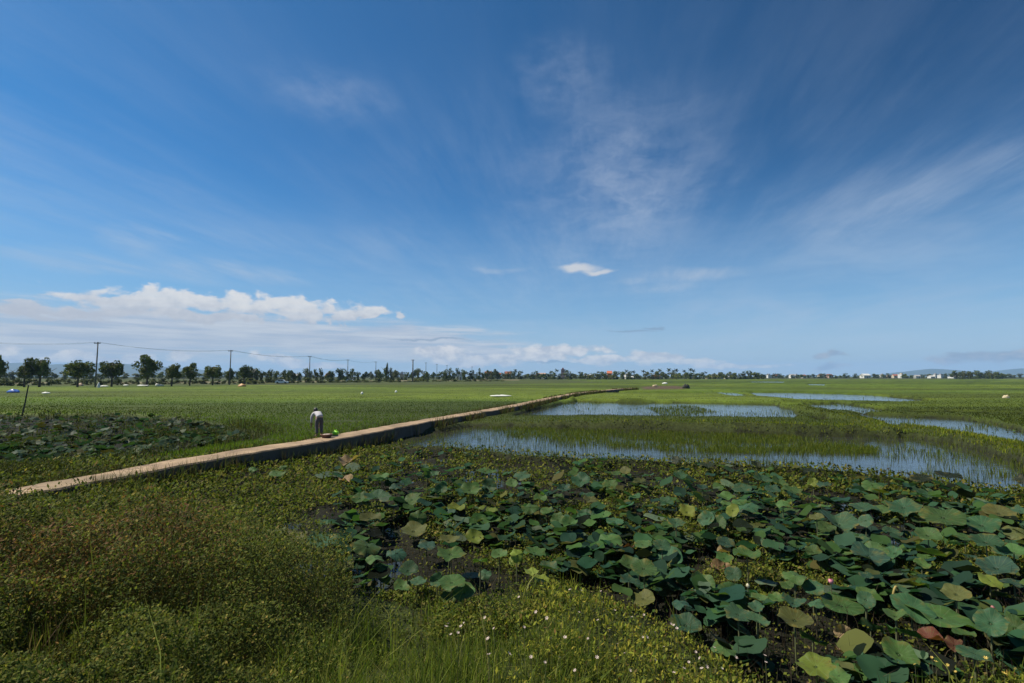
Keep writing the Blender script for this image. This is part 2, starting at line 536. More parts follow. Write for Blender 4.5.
# ------------------------------------------------------------------ the concrete path
def build_path():
    m, nt, b, out = new_mat('path_concrete')
    tc = nd(nt, 'ShaderNodeTexCoord')
    nz = nd(nt, 'ShaderNodeTexNoise'); nz.inputs['Scale'].default_value = 1.3; nz.inputs['Detail'].default_value = 8; nz.inputs['Roughness'].default_value = 0.65
    nt.links.new(tc.outputs['Object'], nz.inputs['Vector'])
    rp = nd(nt, 'ShaderNodeValToRGB')
    e = rp.color_ramp.elements
    e[0].position = 0.3; e[0].color = (0.18, 0.12, 0.072, 1)
    e[1].position = 0.7; e[1].color = (0.42, 0.295, 0.18, 1)
    nt.links.new(nz.outputs['Fac'], rp.inputs[0])
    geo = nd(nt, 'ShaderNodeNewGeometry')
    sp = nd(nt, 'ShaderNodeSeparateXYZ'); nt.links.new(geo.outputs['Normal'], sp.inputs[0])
    mx = nd(nt, 'ShaderNodeMix', data_type='RGBA'); mx.inputs[6].default_value = (0.075, 0.066, 0.052, 1)  # side faces coloured darker than the top: wall shade put into the colour
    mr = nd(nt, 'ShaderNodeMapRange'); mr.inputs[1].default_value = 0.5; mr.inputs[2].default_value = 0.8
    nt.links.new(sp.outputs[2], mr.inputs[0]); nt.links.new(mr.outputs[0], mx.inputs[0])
    vo = nd(nt, 'ShaderNodeTexVoronoi', feature='DISTANCE_TO_EDGE'); vo.inputs['Scale'].default_value = 0.45
    nzv = nd(nt, 'ShaderNodeTexNoise'); nzv.inputs['Scale'].default_value = 1.5; nzv.inputs['Detail'].default_value = 4
    nt.links.new(tc.outputs['Object'], nzv.inputs['Vector'])
    av = nd(nt, 'ShaderNodeVectorMath', operation='ADD'); nt.links.new(tc.outputs['Object'], av.inputs[0]); nt.links.new(nzv.outputs['Color'], av.inputs[1])
    nt.links.new(av.outputs[0], vo.inputs['Vector'])
    cr = nd(nt, 'ShaderNodeMapRange'); cr.inputs[1].default_value = 0.0; cr.inputs[2].default_value = 0.018; cr.inputs[3].default_value = 0.45; cr.inputs[4].default_value = 1.0
    nt.links.new(vo.outputs['Distance'], cr.inputs[0])
    # damp soil and moss in patches
    nzp = nd(nt, 'ShaderNodeTexNoise'); nzp.inputs['Scale'].default_value = 0.55; nzp.inputs['Detail'].default_value = 7
    nt.links.new(tc.outputs['Object'], nzp.inputs['Vector'])
    pr = nd(nt, 'ShaderNodeMapRange'); pr.inputs[1].default_value = 0.54; pr.inputs[2].default_value = 0.68; pr.inputs[4].default_value = 0.75
    nt.links.new(nzp.outputs['Fac'], pr.inputs[0])
    ms_ = nd(nt, 'ShaderNodeMix', data_type='RGBA'); ms_.inputs[7].default_value = (0.13, 0.10, 0.055, 1)
    nt.links.new(pr.outputs[0], ms_.inputs[0])
    scv = nd(nt, 'ShaderNodeVectorMath', operation='SCALE')
    nt.links.new(rp.outputs[0], scv.inputs[0]); nt.links.new(cr.outputs[0], scv.inputs['Scale'])
    nt.links.new(scv.outputs[0], ms_.inputs[6])
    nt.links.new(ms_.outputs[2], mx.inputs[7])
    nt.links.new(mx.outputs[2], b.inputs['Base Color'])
    b.inputs['Roughness'].default_value = 0.9
    nb = nd(nt, 'ShaderNodeTexNoise'); nb.inputs['Scale'].default_value = 20; nb.inputs['Detail'].default_value = 5
    nt.links.new(tc.outputs['Object'], nb.inputs['Vector'])
    bp = nd(nt, 'ShaderNodeBump'); bp.inputs['Strength'].default_value = 0.5; bp.inputs['Distance'].default_value = 0.02
    nt.links.new(nb.outputs['Fac'], bp.inputs['Height']); nt.links.new(bp.outputs[0], b.inputs['Normal'])
    # resample the centre line
    seg = np.linalg.norm(np.diff(PATHC, axis=0), axis=1)
    s = np.concatenate([[0], np.cumsum(seg)])
    start = s[1] - 1.0
    q = np.arange(start, s[-1], 0.35)
    cx = np.interp(q, s, PATHC[:, 0]); cy = np.interp(q, s, PATHC[:, 1])
    k = np.ones(9) / 9
    cxs = np.convolve(np.pad(cx, 4, 'edge'), k, 'valid'); cys = np.convolve(np.pad(cy, 4, 'edge'), k, 'valid')
    tx, ty = np.gradient(cxs), np.gradient(cys)
    l = np.hypot(tx, ty); nxx, nyy = ty / l, -tx / l
    bm = bmesh.new()
    prev = None
    for i in range(len(q)):
        nz_ = vnoise(np.array([q[i] * 0.9, q[i] * 0.35]), np.array([3.0, 8.0]), 77)
        wl = PW + 0.12 * (random.random() - 0.5) - 0.16 * (nz_[0] - 0.4); wr = PW + 0.12 * (random.random() - 0.5) - 0.20 * (vnoise(np.array([q[i] * 0.8]), np.array([15.0]), 78)[0] - 0.4)
        zt = PATH_Z + 0.012 * (random.random() - 0.5)
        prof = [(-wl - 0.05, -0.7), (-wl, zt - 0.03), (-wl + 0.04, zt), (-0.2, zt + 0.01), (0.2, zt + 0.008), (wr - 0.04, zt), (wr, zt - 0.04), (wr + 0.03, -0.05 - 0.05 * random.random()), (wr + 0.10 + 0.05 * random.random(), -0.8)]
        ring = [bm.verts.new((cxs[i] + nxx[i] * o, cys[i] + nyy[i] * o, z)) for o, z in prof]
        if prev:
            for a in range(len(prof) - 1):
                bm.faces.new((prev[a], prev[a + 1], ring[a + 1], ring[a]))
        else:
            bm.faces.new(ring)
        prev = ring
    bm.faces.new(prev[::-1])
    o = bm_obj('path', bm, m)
    tag(o, 'narrow raised sandy concrete path running away across the wet fields', 'path', kind='structure')


build_path()

# ------------------------------------------------------------------ vegetation made of many small faces
def scatter(n, u0, u1, d0, d1, keep, p=1.0):
    """points with an even cover towards the viewer: density falls with distance"""
    u = RNG.uniform(u0, u1, n)
    a, b = d0 ** -p, d1 ** -p
    y = RNG.uniform(b, a, n) ** (-1.0 / p)
    x = u * y
    k = keep(x, y)
    return x[k], y[k]


def blades(x, y, z, h, w, col, lean=0.35, seg=2):
    n = len(x)
    a = RNG.uniform(0, 2 * PI, n); f = RNG.uniform(0, 2 * PI, n)
    ln = np.abs(RNG.normal(0, lean, n))
    sx, sy = np.cos(f) * w / 2, np.sin(f) * w / 2
    dx, dy = np.cos(a) * ln * h, np.sin(a) * ln * h
    if seg == 1:
        V = np.stack([np.stack([x - sx, y - sy, z], 1), np.stack([x + sx, y + sy, z], 1), np.stack([x + dx, y + dy, z + h], 1)], 1)
        T = np.array([[0, 1, 2]])
        k = 3
    else:
        hz = h * (1 - 0.25 * np.clip(ln, 0, 1.2))
        V = np.stack([np.stack([x - sx, y - sy, z], 1), np.stack([x + sx, y + sy, z], 1),
                      np.stack([x + dx * .3 - sx * .8, y + dy * .3 - sy * .8, z + hz * .6], 1), np.stack([x + dx * .3 + sx * .8, y + dy * .3 + sy * .8, z + hz * .6], 1),
                      np.stack([x + dx, y + dy, z + hz], 1)], 1)
        T = np.array([[0, 1, 3], [0, 3, 2], [2, 3, 4]])
        k = 5
    Tt = (T[None] + (np.arange(n) * k)[:, None, None]).reshape(-1, 3)
    C = np.repeat(col, k, axis=0)
    return V.reshape(-1, 3), Tt, C


def leaves(P, L, Wd, col, up=0.5, droop=0.3):
    """small folded leaves; P (n,3) points, L length, Wd width"""
    n = len(P)
    a = RNG.uniform(0, 2 * PI, n)
    el = RNG.normal(up, 0.5, n)
    d = np.stack([np.cos(a) * np.cos(el), np.sin(a) * np.cos(el), np.sin(el)], 1)
    s = np.stack([-np.sin(a), np.cos(a), RNG.normal(0, 0.35, n)], 1)
    s /= np.linalg.norm(s, axis=1)[:, None]
    nn = np.cross(s, d)
    L = np.broadcast_to(L, n)[:, None]; Wd = np.broadcast_to(Wd, n)[:, None]
    mid = P + d * L * 0.45
    tip = P + d * L - nn * L * droop * RNG.uniform(0, 1, (n, 1))
    lf = mid + s * Wd * 0.5 - nn * Wd * 0.15
    rt = mid - s * Wd * 0.5 - nn * Wd * 0.15
    V = np.stack([P, lf, tip, rt], 1).reshape(-1, 3)
    T = (np.array([[0, 1, 2], [0, 2, 3]])[None] + (np.arange(n) * 4)[:, None, None]).reshape(-1, 3)
    return V, T, np.repeat(col, 4, axis=0)


def merge(parts):
    Vs, Ts, Cs, off = [], [], [], 0
    for V, T, C in parts:
        Vs.append(V); Ts.append(T + off); Cs.append(C); off += len(V)
    return np.vstack(Vs), np.vstack(Ts), np.vstack(Cs)


def vary(n, cols, wts=None, j=0.2):
    cols = np.array(cols, float)
    k = RNG.choice(len(cols), n, p=wts)
    return np.clip(cols[k] * (1 + RNG.normal(0, j, (n, 1))) * (1 + RNG.normal(0, 0.06, (n, 3))), 0.004, 1)


def stuff(name, parts, mat, label, cat):
    V, T, C = merge(parts)
    o = np_mesh(name, V, T, mat, C)
    return tag(o, label, cat, kind='stuff')


RICE = [(0.076, 0.116, 0.011), (0.094, 0.134, 0.013), (0.060, 0.098, 0.010)]
FIELD_END = lambda x: np.interp(x, [-300, -130, 0, 60], [126, 126, 156, 225])

# left rice field
def k_left(x, y):
    side = x - x_path(np.clip(y, 0, 200))
    return (side < -0.75) & (sdist(LEFT_LOTUS, x, y) > 0.2) & (y < FIELD_END(x)) & ((y > 16) | (x < -22)) & (fbm(x * 0.2, y * 0.6, 61) < 0.72)


x, y = scatter(300000, -1.7, 0.32, 11.0, 150.0, k_left)
d = np.hypot(x, y)
col = vary(len(x), RICE) * band(x, y)[:, None] * (0.8 + 0.4 * fbm(x * 0.3, y * 0.5, 62))[:, None]
V1 = blades(x, y, land(x, y) - 0.02, RNG.uniform(0.07, 0.19, len(x)) * np.interp(y, [20, 45, 80], [1, 0.65, 0.3]), np.maximum(0.007, d * 0.0009), col, 0.35)
stuff('rice_field', [V1], M_BLADE, 'dense green rice growing across the wide field left of the path', 'rice')

# rice and grass beyond the flooded paddies on the right
def nowater(x, y, m=0.3):
    k = np.ones(x.shape, bool)
    for P in PADDY.values(): k &= sdist(P, x, y) > m
    return k


def k_right(x, y):
    side = x - x_path(np.clip(y, 0, 200))
    k = (side > 1.0) & (sdist(LOTUS, x, y) > 0.3) & (sdist(MOUND, x, y) > 0.5)
    k[k] = land(x[k], y[k]) > np.where(y[k] < 45, -0.21, -0.25)
    return k


x, y = scatter(330000, -0.3, 1.6, 11.5, 220.0, k_right)
d = np.hypot(x, y)
db = np.minimum.reduce([ldist(q, x, y) for q in (BUND1, BUND2, BUND3, BUND4)])
crest = sstep(1.0, 0.4, db)[:, None]
col = vary(len(x), [(0.074, 0.100, 0.012), (0.100, 0.116, 0.016), (0.052, 0.074, 0.011)])
col = col * (1 - crest) + col * np.array([1.5, 1.35, 1.1]) * crest
bh_ = 1 + 0.25 * crest[:, 0]
col = col * band(x, y)[:, None] * (0.75 + 0.5 * fbm(x * 0.3, y * 0.5, 63))[:, None]
V1 = blades(x, y, land(x, y) - 0.02, bh_ * RNG.uniform(0.05, 0.16, len(x)) * np.interp(y, [22, 45, 85], [1, 0.65, 0.35]), np.maximum(0.008, d * 0.0010), col, 0.45)
stuff('bund_grass', [V1], M_BLADE, 'grass covering the low earth bunds and plots between the flooded paddies', 'grass')

# young rice standing in water
def dens_a(x, y):
    den = np.zeros(x.shape)
    s = sdist(PADDY['a'], x, y) < 0.1
    # a thick band under the bund, thinning out to open water
    band = poly([(480, 426), (520, 424), (640, 427), (770, 432), (800, 438), (770, 447), (640, 448), (570, 445), (520, 437)], WZ)
    tongue = poly([(640, 447), (770, 443), (860, 445), (882, 449), (875, 454), (780, 456), (660, 451)], WZ)
    d1 = sdist(band, x, y); d2 = sdist(tongue, x, y)
    den = np.where(s, 0.10, 0)
    den = np.where(s & (d1 < 0), 0.9, den); den = np.where(s & (d2 < 0), 0.8, den)
    den = np.where(s & (d1 > 0), np.maximum(den, 0.55 * np.exp(-d1 / 0.6)), den)
    den = den * (0.35 + 1.3 * sstep(0.3, 0.65, fbm(x * 0.8, y * 0.8, 71)))
    open_ = poly([(800, 462), (880, 458), (930, 462), (920, 482), (860, 476), (800, 470)], WZ)
    den = np.where(sdist(open_, x, y) < 0, den * 0.12, den)
    for k, v in (('b', 0.10), ('c', 0.12), ('f', 0.12), ('d', 0.1), ('e', 0.05), ('d2', 0.12)):
        q = sdist(PADDY[k], x, y) < 0
        den = np.where(q, v * (0.1 + 1.9 * sstep(0.45, 0.75, fbm(x * 0.35, y * 0.5, 72))), den)
    isl = poly([(650, 408), (690, 406), (712, 412), (670, 416)], WZ)
    den = np.where(sdist(isl, x, y) < 0.4, 0.9, den)
    return den


x, y = scatter(350000, -0.35, 1.5, 14.0, 90.0, lambda x, y: RNG.random(len(x)) < dens_a(x, y))
# planted in small tufts
x = x + RNG.normal(0, 0.02, len(x)); y = y + RNG.normal(0, 0.02, len(x))
d = np.hypot(x, y)
col = vary(len(x), [(0.105, 0.135, 0.016), (0.135, 0.155, 0.022), (0.075, 0.108, 0.014)])
V1 = blades(x, y, np.full(len(x), WZ - 0.03), RNG.uniform(0.12, 0.24, len(x)), np.maximum(0.007, d * 0.0007), col, 0.3)
stuff('paddy_rice', [V1], M_BLADE, 'thin young rice standing in the flooded paddies right of the path', 'rice')


# low weeds over the lotus pond
def k_float(x, y):
    s = sdist(LOTUS, x, y)
    n = fbm(x * 0.75, y * 0.75, 81) + 0.02
    edge = np.exp(-np.abs(sdist(PADDY['a'], x, y)) / 0.8) * 0.35
    left = sstep(-3.6, -5.0, x) * 0.20 - 0.07 * sstep(-5.2, -4.2, x) * sstep(-1.0, -1.8, x) * (0.3 + fbm(x * 1.6, y * 1.6, 88))
    dark = 0.20 * sstep(7.6, 6.2, y) * sstep(0.3, 0.9, x)
    return (s < 0.7) & (RNG.random(len(x)) < sstep(0.42, 0.58, n + edge + left - dark) + 0.06)


x, y = scatter(520000, -1.1, 1.35, 3.6, 24.0, k_float, 1.1)
d = np.hypot(x, y)
z = np.maximum(land(x, y), WZ) + RNG.uniform(0.01, 0.16, len(x)) * (0.5 + fbm(x * 1.5, y * 1.5, 82))
sz = np.maximum(0.030, d * 0.0050) * RNG.uniform(0.6, 1.5, len(x))
col = vary(len(x), [(0.115, 0.135, 0.020), (0.165, 0.170, 0.030), (0.065, 0.095, 0.018), (0.18, 0.15, 0.045), (0.05, 0.045, 0.02)], [.36, .2, .3, .06, .08])
P1 = leaves(np.stack([x, y, z], 1), sz, sz * 0.75, col * (0.75 + 0.5 * fbm(x * 0.6, y * 0.6, 83)[:, None]), 0.45)
x, y = scatter(30000, -1.1, 1.35, 8, 27.0, lambda x, y: (np.abs(sdist(LOTUS, x, y)) < 1.0) & (y > 9) & (sdist(PADDY['a'], x, y) < 2.2) & (sdist(PADDY['a'], x, y) > -0.5), 1.2)
d = np.hypot(x, y)
col = vary(len(x), [(0.07, 0.09, 0.02), (0.09, 0.10, 0.025)])
P2 = blades(x, y, np.maximum(land(x, y), WZ) - 0.02, RNG.uniform(0.15, 0.4, len(x)), np.maximum(0.008, d * 0.0009), col, 0.35)
def k_scum(x, y):
    s_ = np.minimum.reduce([np.abs(sdist(PADDY[k], x, y) + 0.25) for k in 'abcef'])
    return RNG.random(len(x)) < np.exp(-s_ / 0.35) * sstep(0.42, 0.6, fbm(x * 0.6, y * 0.6, 145))


x, y = scatter(60000, -0.3, 1.4, 13.5, 60.0, k_scum)
d = np.hypot(x, y)
P3 = leaves(np.stack([x, y, np.maximum(land(x, y), WZ) + 0.015], 1), d * 0.0030, d * 0.0026, vary(len(x), [(0.06, 0.085, 0.016), (0.035, 0.036, 0.018), (0.09, 0.085, 0.03)]), 0.1)
stuff('floating_weeds', [P1, P2, P3], M_WEED, 'small leaved yellow green water weeds matted between the lotus leaves', 'weeds')


# dead stalks and litter in the dark gaps
x, y = scatter(9000, -0.9, 1.3, 4.2, 24.0, lambda x, y: sdist(LOTUS, x, y) < -0.1)
d = np.hypot(x, y)
col = vary(len(x), [(0.06, 0.045, 0.03), (0.10, 0.08, 0.05), (0.035, 0.035, 0.02), (0.03, 0.022, 0.018)], [.35, .12, .3, .23])
P1 = blades(x, y, np.full(len(x), WZ), RNG.uniform(0.1, 0.5, len(x)), np.maximum(0.008, d * 0.001), col, 0.7)
x, y = scatter(7000, -0.9, 1.3, 4.2, 24.0, lambda x, y: sdist(LOTUS, x, y) < -0.1)
sz = np.hypot(x, y) * 0.0055 * RNG.uniform(0.5, 1.5, len(x))
col = vary(len(x), [(0.028, 0.021, 0.014), (0.06, 0.042, 0.026), (0.018, 0.018, 0.012), (0.014, 0.012, 0.010), (0.16, 0.11, 0.07)], [.3, .08, .3, .29, .03])
P2 = leaves(np.stack([x, y, np.maximum(land(x, y), WZ) + RNG.uniform(0.0, 0.06, len(x))], 1), sz, sz * 0.7, col, 0.05)
stuff('dead_stalks', [P1, P2], M_WEED, 'withered brown stalks and leaf litter in the dark gaps of the pond', 'plant litter')


# bank vegetation under the viewer
def bank(x, y):
    s = sdist(LOTUS, x, y)
    left = (x < x_path(np.clip(y, 0, 100)) + 4)
    return (s > -0.15) & (y < 15) & (sdist(PADDY['a'], x, y) > 0.5) & (ldist(PATHC[1:], x, y) > PW - 0.02) & (sdist(LEFT_LOTUS, x, y) > 0.1)


def mound_h(x, y):
    """height of the tall weed thicket on the near left"""
    c = W(110, 560, 0.9)
    q = ((x - c[0] + 0.3) / 2.6) ** 2 + ((y - c[1] - 0.6) / 2.3) ** 2
    return 0.68 * np.clip(1.15 - q, 0, 1) ** 0.7


RED = lambda x, y: sstep(0.42, 0.62, fbm(x * 0.9, y * 0.9, 91) + 0.25 * sstep(-1.2, -2.6, x) - 0.02)
# left thicket
x, y = scatter(230000, -1.6, -0.32, 2.2, 14.0, lambda x, y: bank(x, y) & (RNG.random(len(x)) < sstep(-0.8, -2.0, x + 0.25 * y * 0) * 0.9 + 0.1), 1.0)
d = np.hypot(x, y)
lumpy = sstep(0.30, 0.72, fbm(x * 2.6, y * 2.6, 93))
hh = 0.05 + 0.20 * fbm(x * 1.2, y * 1.2, 92) + 0.30 * lumpy + mound_h(x, y)
z = land(x, y) + hh * RNG.uniform(0.15, 1.05, len(x)) ** 0.6
rc_ = W(92, 580, 0.85)
rd = RED(x, y) * sstep(1.6, 0.8, np.hypot((x - rc_[0]) / 0.95, (y - rc_[1]) / 1.05) + 0.5 * (fbm(x * 1.5, y * 1.5, 190) - 0.5))
cg = vary(len(x), [(0.058, 0.072, 0.014), (0.095, 0.100, 0.018), (0.034, 0.048, 0.011), (0.16, 0.13, 0.035)], [.38, .24, .33, .05])
cr = vary(len(x), [(0.105, 0.056, 0.022), (0.072, 0.042, 0.020), (0.15, 0.095, 0.035), (0.065, 0.065, 0.018)], [.35, .3, .12, .23])
pick = (RNG.random(len(x)) < rd * 0.58)[:, None]
col = np.where(pick, cr, cg)
sz = np.maximum(0.018, d * 0.0050) * RNG.uniform(0.5, 1.7, len(x))
col = col * (0.7 + 1.0 * fbm(x * 1.7, y * 1.7, 94))[:, None] * 1.2
P1 = leaves(np.stack([x, y, z], 1), sz, sz * 0.5, col, 0.4)
x2, y2 = x[::9], y[::9]
P2 = blades(x2, y2, land(x2, y2), (0.10 + 0.2 * fbm(x2, y2, 92) + mound_h(x2, y2)) * RNG.uniform(0.7, 1.3, len(x2)), np.maximum(0.004, d[::9] * 0.0008), vary(len(x2), [(0.06, 0.04, 0.022), (0.06, 0.065, 0.02)]), 0.25)
P0 = (P1, P2)
x, y = scatter(70000, -1.7, -0.45, 6.5, 15.0, lambda x, y: bank(x, y) | ((ldist(PATHC[1:], x, y) > PW + 0.0) & (y < 14) & (x < x_path(y)) & (sdist(LEFT_LOTUS, x, y) > -0.3)), 1.0)
d = np.hypot(x, y)
col = vary(len(x), [(0.062, 0.078, 0.015), (0.095, 0.102, 0.020), (0.036, 0.052, 0.012), (0.085, 0.05, 0.024)], [.36, .22, .3, .12]) * (0.8 + 0.9 * fbm(x * 0.8, y * 0.8, 96))[:, None]
hh = 0.05 + 0.30 * fbm(x * 1.4, y * 1.4, 98)
P3 = leaves(np.stack([x, y, land(x, y) + hh * RNG.uniform(0, 1, len(x))], 1), d * 0.0048, d * 0.0026, col, 0.5)
x, y, d, col = x[::6], y[::6], d[::6], col[::6]
P4 = blades(x, y, land(x, y), RNG.uniform(0.12, 0.4, len(x)), d * 0.001, col, 0.4)
stuff('undergrowth', [P0[0], P0[1], P3, P4], M_WEED, 'thicket of small reddish brown and green weeds near the end of the path', 'weeds')

# grass on the near bank
def k_grass(x, y):
    p = sstep(-2.1, -1.2, x) * sstep(0.75, 0.15, x - 0.25) + 0.22 + 0.5 * sstep(4.0, 3.2, y)
    return bank(x, y) & (RNG.random(len(x)) < p) & (y < 9)


x, y = scatter(60000, -1.5, 1.3, 2.0, 8.5, k_grass, 1.0)
d = np.hypot(x, y)
tall = fbm(x * 2.2, y * 2.2, 95)
h = RNG.uniform(0.07, 0.30, len(x)) * (0.25 + 1.4 * sstep(0.3, 0.75, tall))
h = np.where(RNG.random(len(x)) < 0.03, h * 1.9, h)
dry = (sstep(-1.6, -2.6, x) * sstep(3.6, 2.9, y) * 0.8)[:, None]
cg = vary(len(x), [(0.115, 0.150, 0.024), (0.165, 0.190, 0.034), (0.068, 0.096, 0.018), (0.22, 0.21, 0.075)], [.4, .25, .29, .06])
cd_ = vary(len(x), [(0.10, 0.075, 0.035), (0.06, 0.055, 0.02), (0.13, 0.10, 0.05)])
col = np.where(RNG.random((len(x), 1)) < dry * 0.8, cd_, cg)
P1 = blades(x, y, land(x, y) - 0.01, h, np.maximum(0.005, d * 0.0016) * RNG.uniform(0.7, 1.5, len(x)), col, 0.55)
# creeping leaves low in the grass
x, y = scatter(90000, -1.5, 1.3, 2.0, 8.5, lambda x, y: bank(x, y) & (x > -2.6) & (x < 0.9), 1.0)
d = np.hypot(x, y)
sz = np.maximum(0.016, d * 0.0048) * RNG.uniform(0.6, 1.3, len(x))
col = vary(len(x), [(0.115, 0.145, 0.022), (0.160, 0.180, 0.030), (0.060, 0.082, 0.016)])
P2 = leaves(np.stack([x, y, land(x, y) + RNG.uniform(0.02, 0.14, len(x))], 1), sz, sz * 0.45, col, 0.5)
stuff('grass', [P1, P2], M_BLADE, 'long thin green grass on the near bank of the lotus pond', 'grass')

# leafy flowering weeds on the bank, right of the grass
def k_weed(x, y):
    p = sstep(-0.15, 0.45, x + 0.15 * (fbm(x * 2, y * 2, 99) - 0.5))
    return bank(x, y) & (RNG.random(len(x)) < p) & (y < 8)


x, y = scatter(95000, -0.25, 1.5, 2.0, 8.0, k_weed, 1.0)
d = np.hypot(x, y)
clump = sstep(0.22, 0.78, fbm(x * 3.0, y * 3.0, 97))
hh = (0.04 + 0.34 * clump) * (0.35 + 0.65 * sstep(0.0, 0.9, sdist(LOTUS, x, y)))
z = land(x, y) + hh * RNG.uniform(0.2, 1.0, len(x)) ** 0.7
sz = np.maximum(0.026, d * 0.0082) * RNG.uniform(0.5, 1.6, len(x))
col = vary(len(x), [(0.215, 0.225, 0.028), (0.270, 0.255, 0.036), (0.125, 0.150, 0.023), (0.065, 0.088, 0.018), (0.19, 0.13, 0.04)], [.31, .19, .27, .19, .04])
P1 = leaves(np.stack([x, y, z], 1), sz, sz * 0.42, col, 0.65)
x2, y2 = x[::7], y[::7]
P2 = blades(x2, y2, land(x2, y2), hh[::7] * RNG.uniform(0.6, 1.3, len(x2)), np.maximum(0.004, d[::7] * 0.0009), vary(len(x2), [(0.10, 0.10, 0.03), (0.08, 0.07, 0.03)]), 0.3)
stuff('leafy_weeds', [P1, P2], M_WEED, 'bright yellow green leafy weeds on the bank below the lotus pond', 'weeds')
#@@PART2@@
ORD = ['zeroth', 'first', 'second', 'third', 'fourth', 'fifth', 'sixth', 'seventh', 'eighth', 'ninth', 'tenth', 'eleventh', 'twelfth']


def nth(i):
    if i < len(ORD): return ORD[i]
    return '%d%s' % (i, {1: 'st', 2: 'nd', 3: 'rd'}.get(i % 10 if i not in (11, 12, 13) else 0, 'th'))


def land1(x, y):
    return float(land(np.array([float(x)]), np.array([float(y)]))[0])


def ground_at(px, py, it=6):
    z = 0.3
    for _ in range(it):
        p = W(px, py, z); z = land1(p[0], p[1])
    return p[0], p[1], z


# ------------------------------------------------------------------ wild flowers on the bank
FLOWERS = [(542, 583), (519, 599), (524, 629), (570, 591), (581, 592), (603, 601), (601, 593), (644, 617), (632, 618), (647, 640), (643, 641), (617, 646), (579, 615), (565, 639), (551, 640), (547, 620), (671, 627), (674, 626), (677, 632), (683, 642), (696, 655), (689, 666), (702, 672), (707, 670), (714, 649), (736, 657), (765, 658), (766, 666), (684, 673), (674, 675), (655, 634), (448, 620), (464, 623), (461, 626), (451, 635), (458, 636), (488, 644), (489, 654), (509, 657), (406, 630), (485, 615), (446, 630), (531, 655), (560, 660), (597, 662), (610, 632), (630, 668), (640, 655), (664, 650), (588, 640), (655, 664), (722, 668), (598, 622), (536, 612), (575, 672), (545, 668), (625, 652), (615, 610), (494, 632), (700, 660)]
MP = plain('petal', (0.50, 0.40, 0.36), 0.6, noise=0.1)
MPY = plain('yellow_petal', (0.50, 0.36, 0.07), 0.6, noise=0.1)


def flower_proto(mat):
    bm = bmesh.new()
    tube(bm, [(0, 0, 0), (0.006, 0.004, 0.5), (0, 0, 1.0)], [0.0022, 0.0018, 0.0014], 5)
    stem = bm_obj('stem', bm, M_STEM)
    bm = bmesh.new()
    c = bm.verts.new((0, 0, 0))
    for k in range(6):
        a = k * PI / 3
        p = [bm.verts.new((math.cos(a + s) * r, math.sin(a + s) * r, zz)) for s, r, zz in ((-0.38, 0.55, 0.25), (-0.2, 1.0, 0.42), (0.2, 1.0, 0.42), (0.38, 0.55, 0.25))]
        bm.faces.new((c, *p))
    bl = bm_obj('blossom', bm, mat)
    return stem, bl


FP = flower_proto(MP); FY = flower_proto(MPY)


def flower(px, py, proto, label, group, first, R=0.013):
    z = 0.8
    for _ in range(8):
        x, y = W(px, py, z)
        z = land1(x, y) + 0.34
    h = 0.34 * random.uniform(0.95, 1.1)
    e = empty('wildflower', (x, y, z - 0.34))
    tag(e, label, 'flower', group)
    st, bl = (proto if first else (proto[0].copy(), proto[1].copy()))
    if not first:
        COL.objects.link(st); COL.objects.link(bl)
    st.parent = e; bl.parent = e
    st.scale = (1, 1, h); bl.location = (0, 0, h)
    s = R * random.uniform(0.7, 1.25) * max(1, y / 4.5)
    bl.scale = (s, s, s)
    bl.rotation_euler = (random.uniform(-.6, .9), random.uniform(-.6, .6), random.uniform(0, 6))


FLOWERS.sort()
for i, (px, py) in enumerate(FLOWERS):
    flower(px, py, FP, 'small pale pink wildflower among leafy weeds on the bank, %s from the left' % nth(i + 1), 'pale wildflowers on the pond bank', i == 0)
YF = sorted([(912, 672), (915, 665), (932, 659), (936, 666), (956, 676), (972, 676), (929, 664), (948, 668), (986, 662), (1004, 672)])
for i, (px, py) in enumerate(YF):
    flower(px, py, FY, 'yellow bloom in the weedy corner under the lotus pond, %s from the left' % nth(i + 1), 'yellow blooms in the weedy corner', i == 0, 0.013)

# ------------------------------------------------------------------ lotus
def lotus_mesh(seed, depth, wave, fold, ragged=0.0):
    r_ = random.Random(seed)
    n, rings = 32, [0.0, 0.08, 0.25, 0.45, 0.65, 0.84, 1.0]
    ph = [r_.uniform(0, 6.28) for _ in range(6)]
    bm = bmesh.new()
    c = bm.verts.new((0, 0, 0))
    prev = None
    for r in rings[1:]:
        ring = []
        for k in range(n):
            a = 2 * PI * k / n
            edge = 1 + 0.05 * math.sin(2 * a + ph[0]) + 0.03 * math.sin(5 * a + ph[1]) + ragged * math.sin(7 * a + ph[2]) * (r > 0.6)
            rr = r * edge
            z = depth * r ** 1.5 + wave * r ** 2.5 * (math.sin(3 * a + ph[3]) + 0.6 * math.sin(5 * a + ph[4]) + 0.35 * math.sin(9 * a + ph[5]))
            z += fold * abs(math.cos(a)) * r ** 1.3
            if r == 1.0: z -= 0.05 * (1 + math.sin(4 * a + ph[1]))
            sq = 1.0 - 0.25 * abs(fold)
            ring.append(bm.verts.new((rr * math.cos(a) * sq, rr * math.sin(a), z)))
        for k in range(n):
            if prev: bm.faces.new((prev[k], prev[(k + 1) % n], ring[(k + 1) % n], ring[k]))
            else: bm.faces.new((c, ring[k], ring[(k + 1) % n]))
        prev = ring
    me = bpy.data.meshes.new('leaf')
    bm.normal_update(); bm.to_mesh(me); bm.free()
    for p in me.polygons: p.use_smooth = True
    me.materials.append(M_LOTUS)
    return me


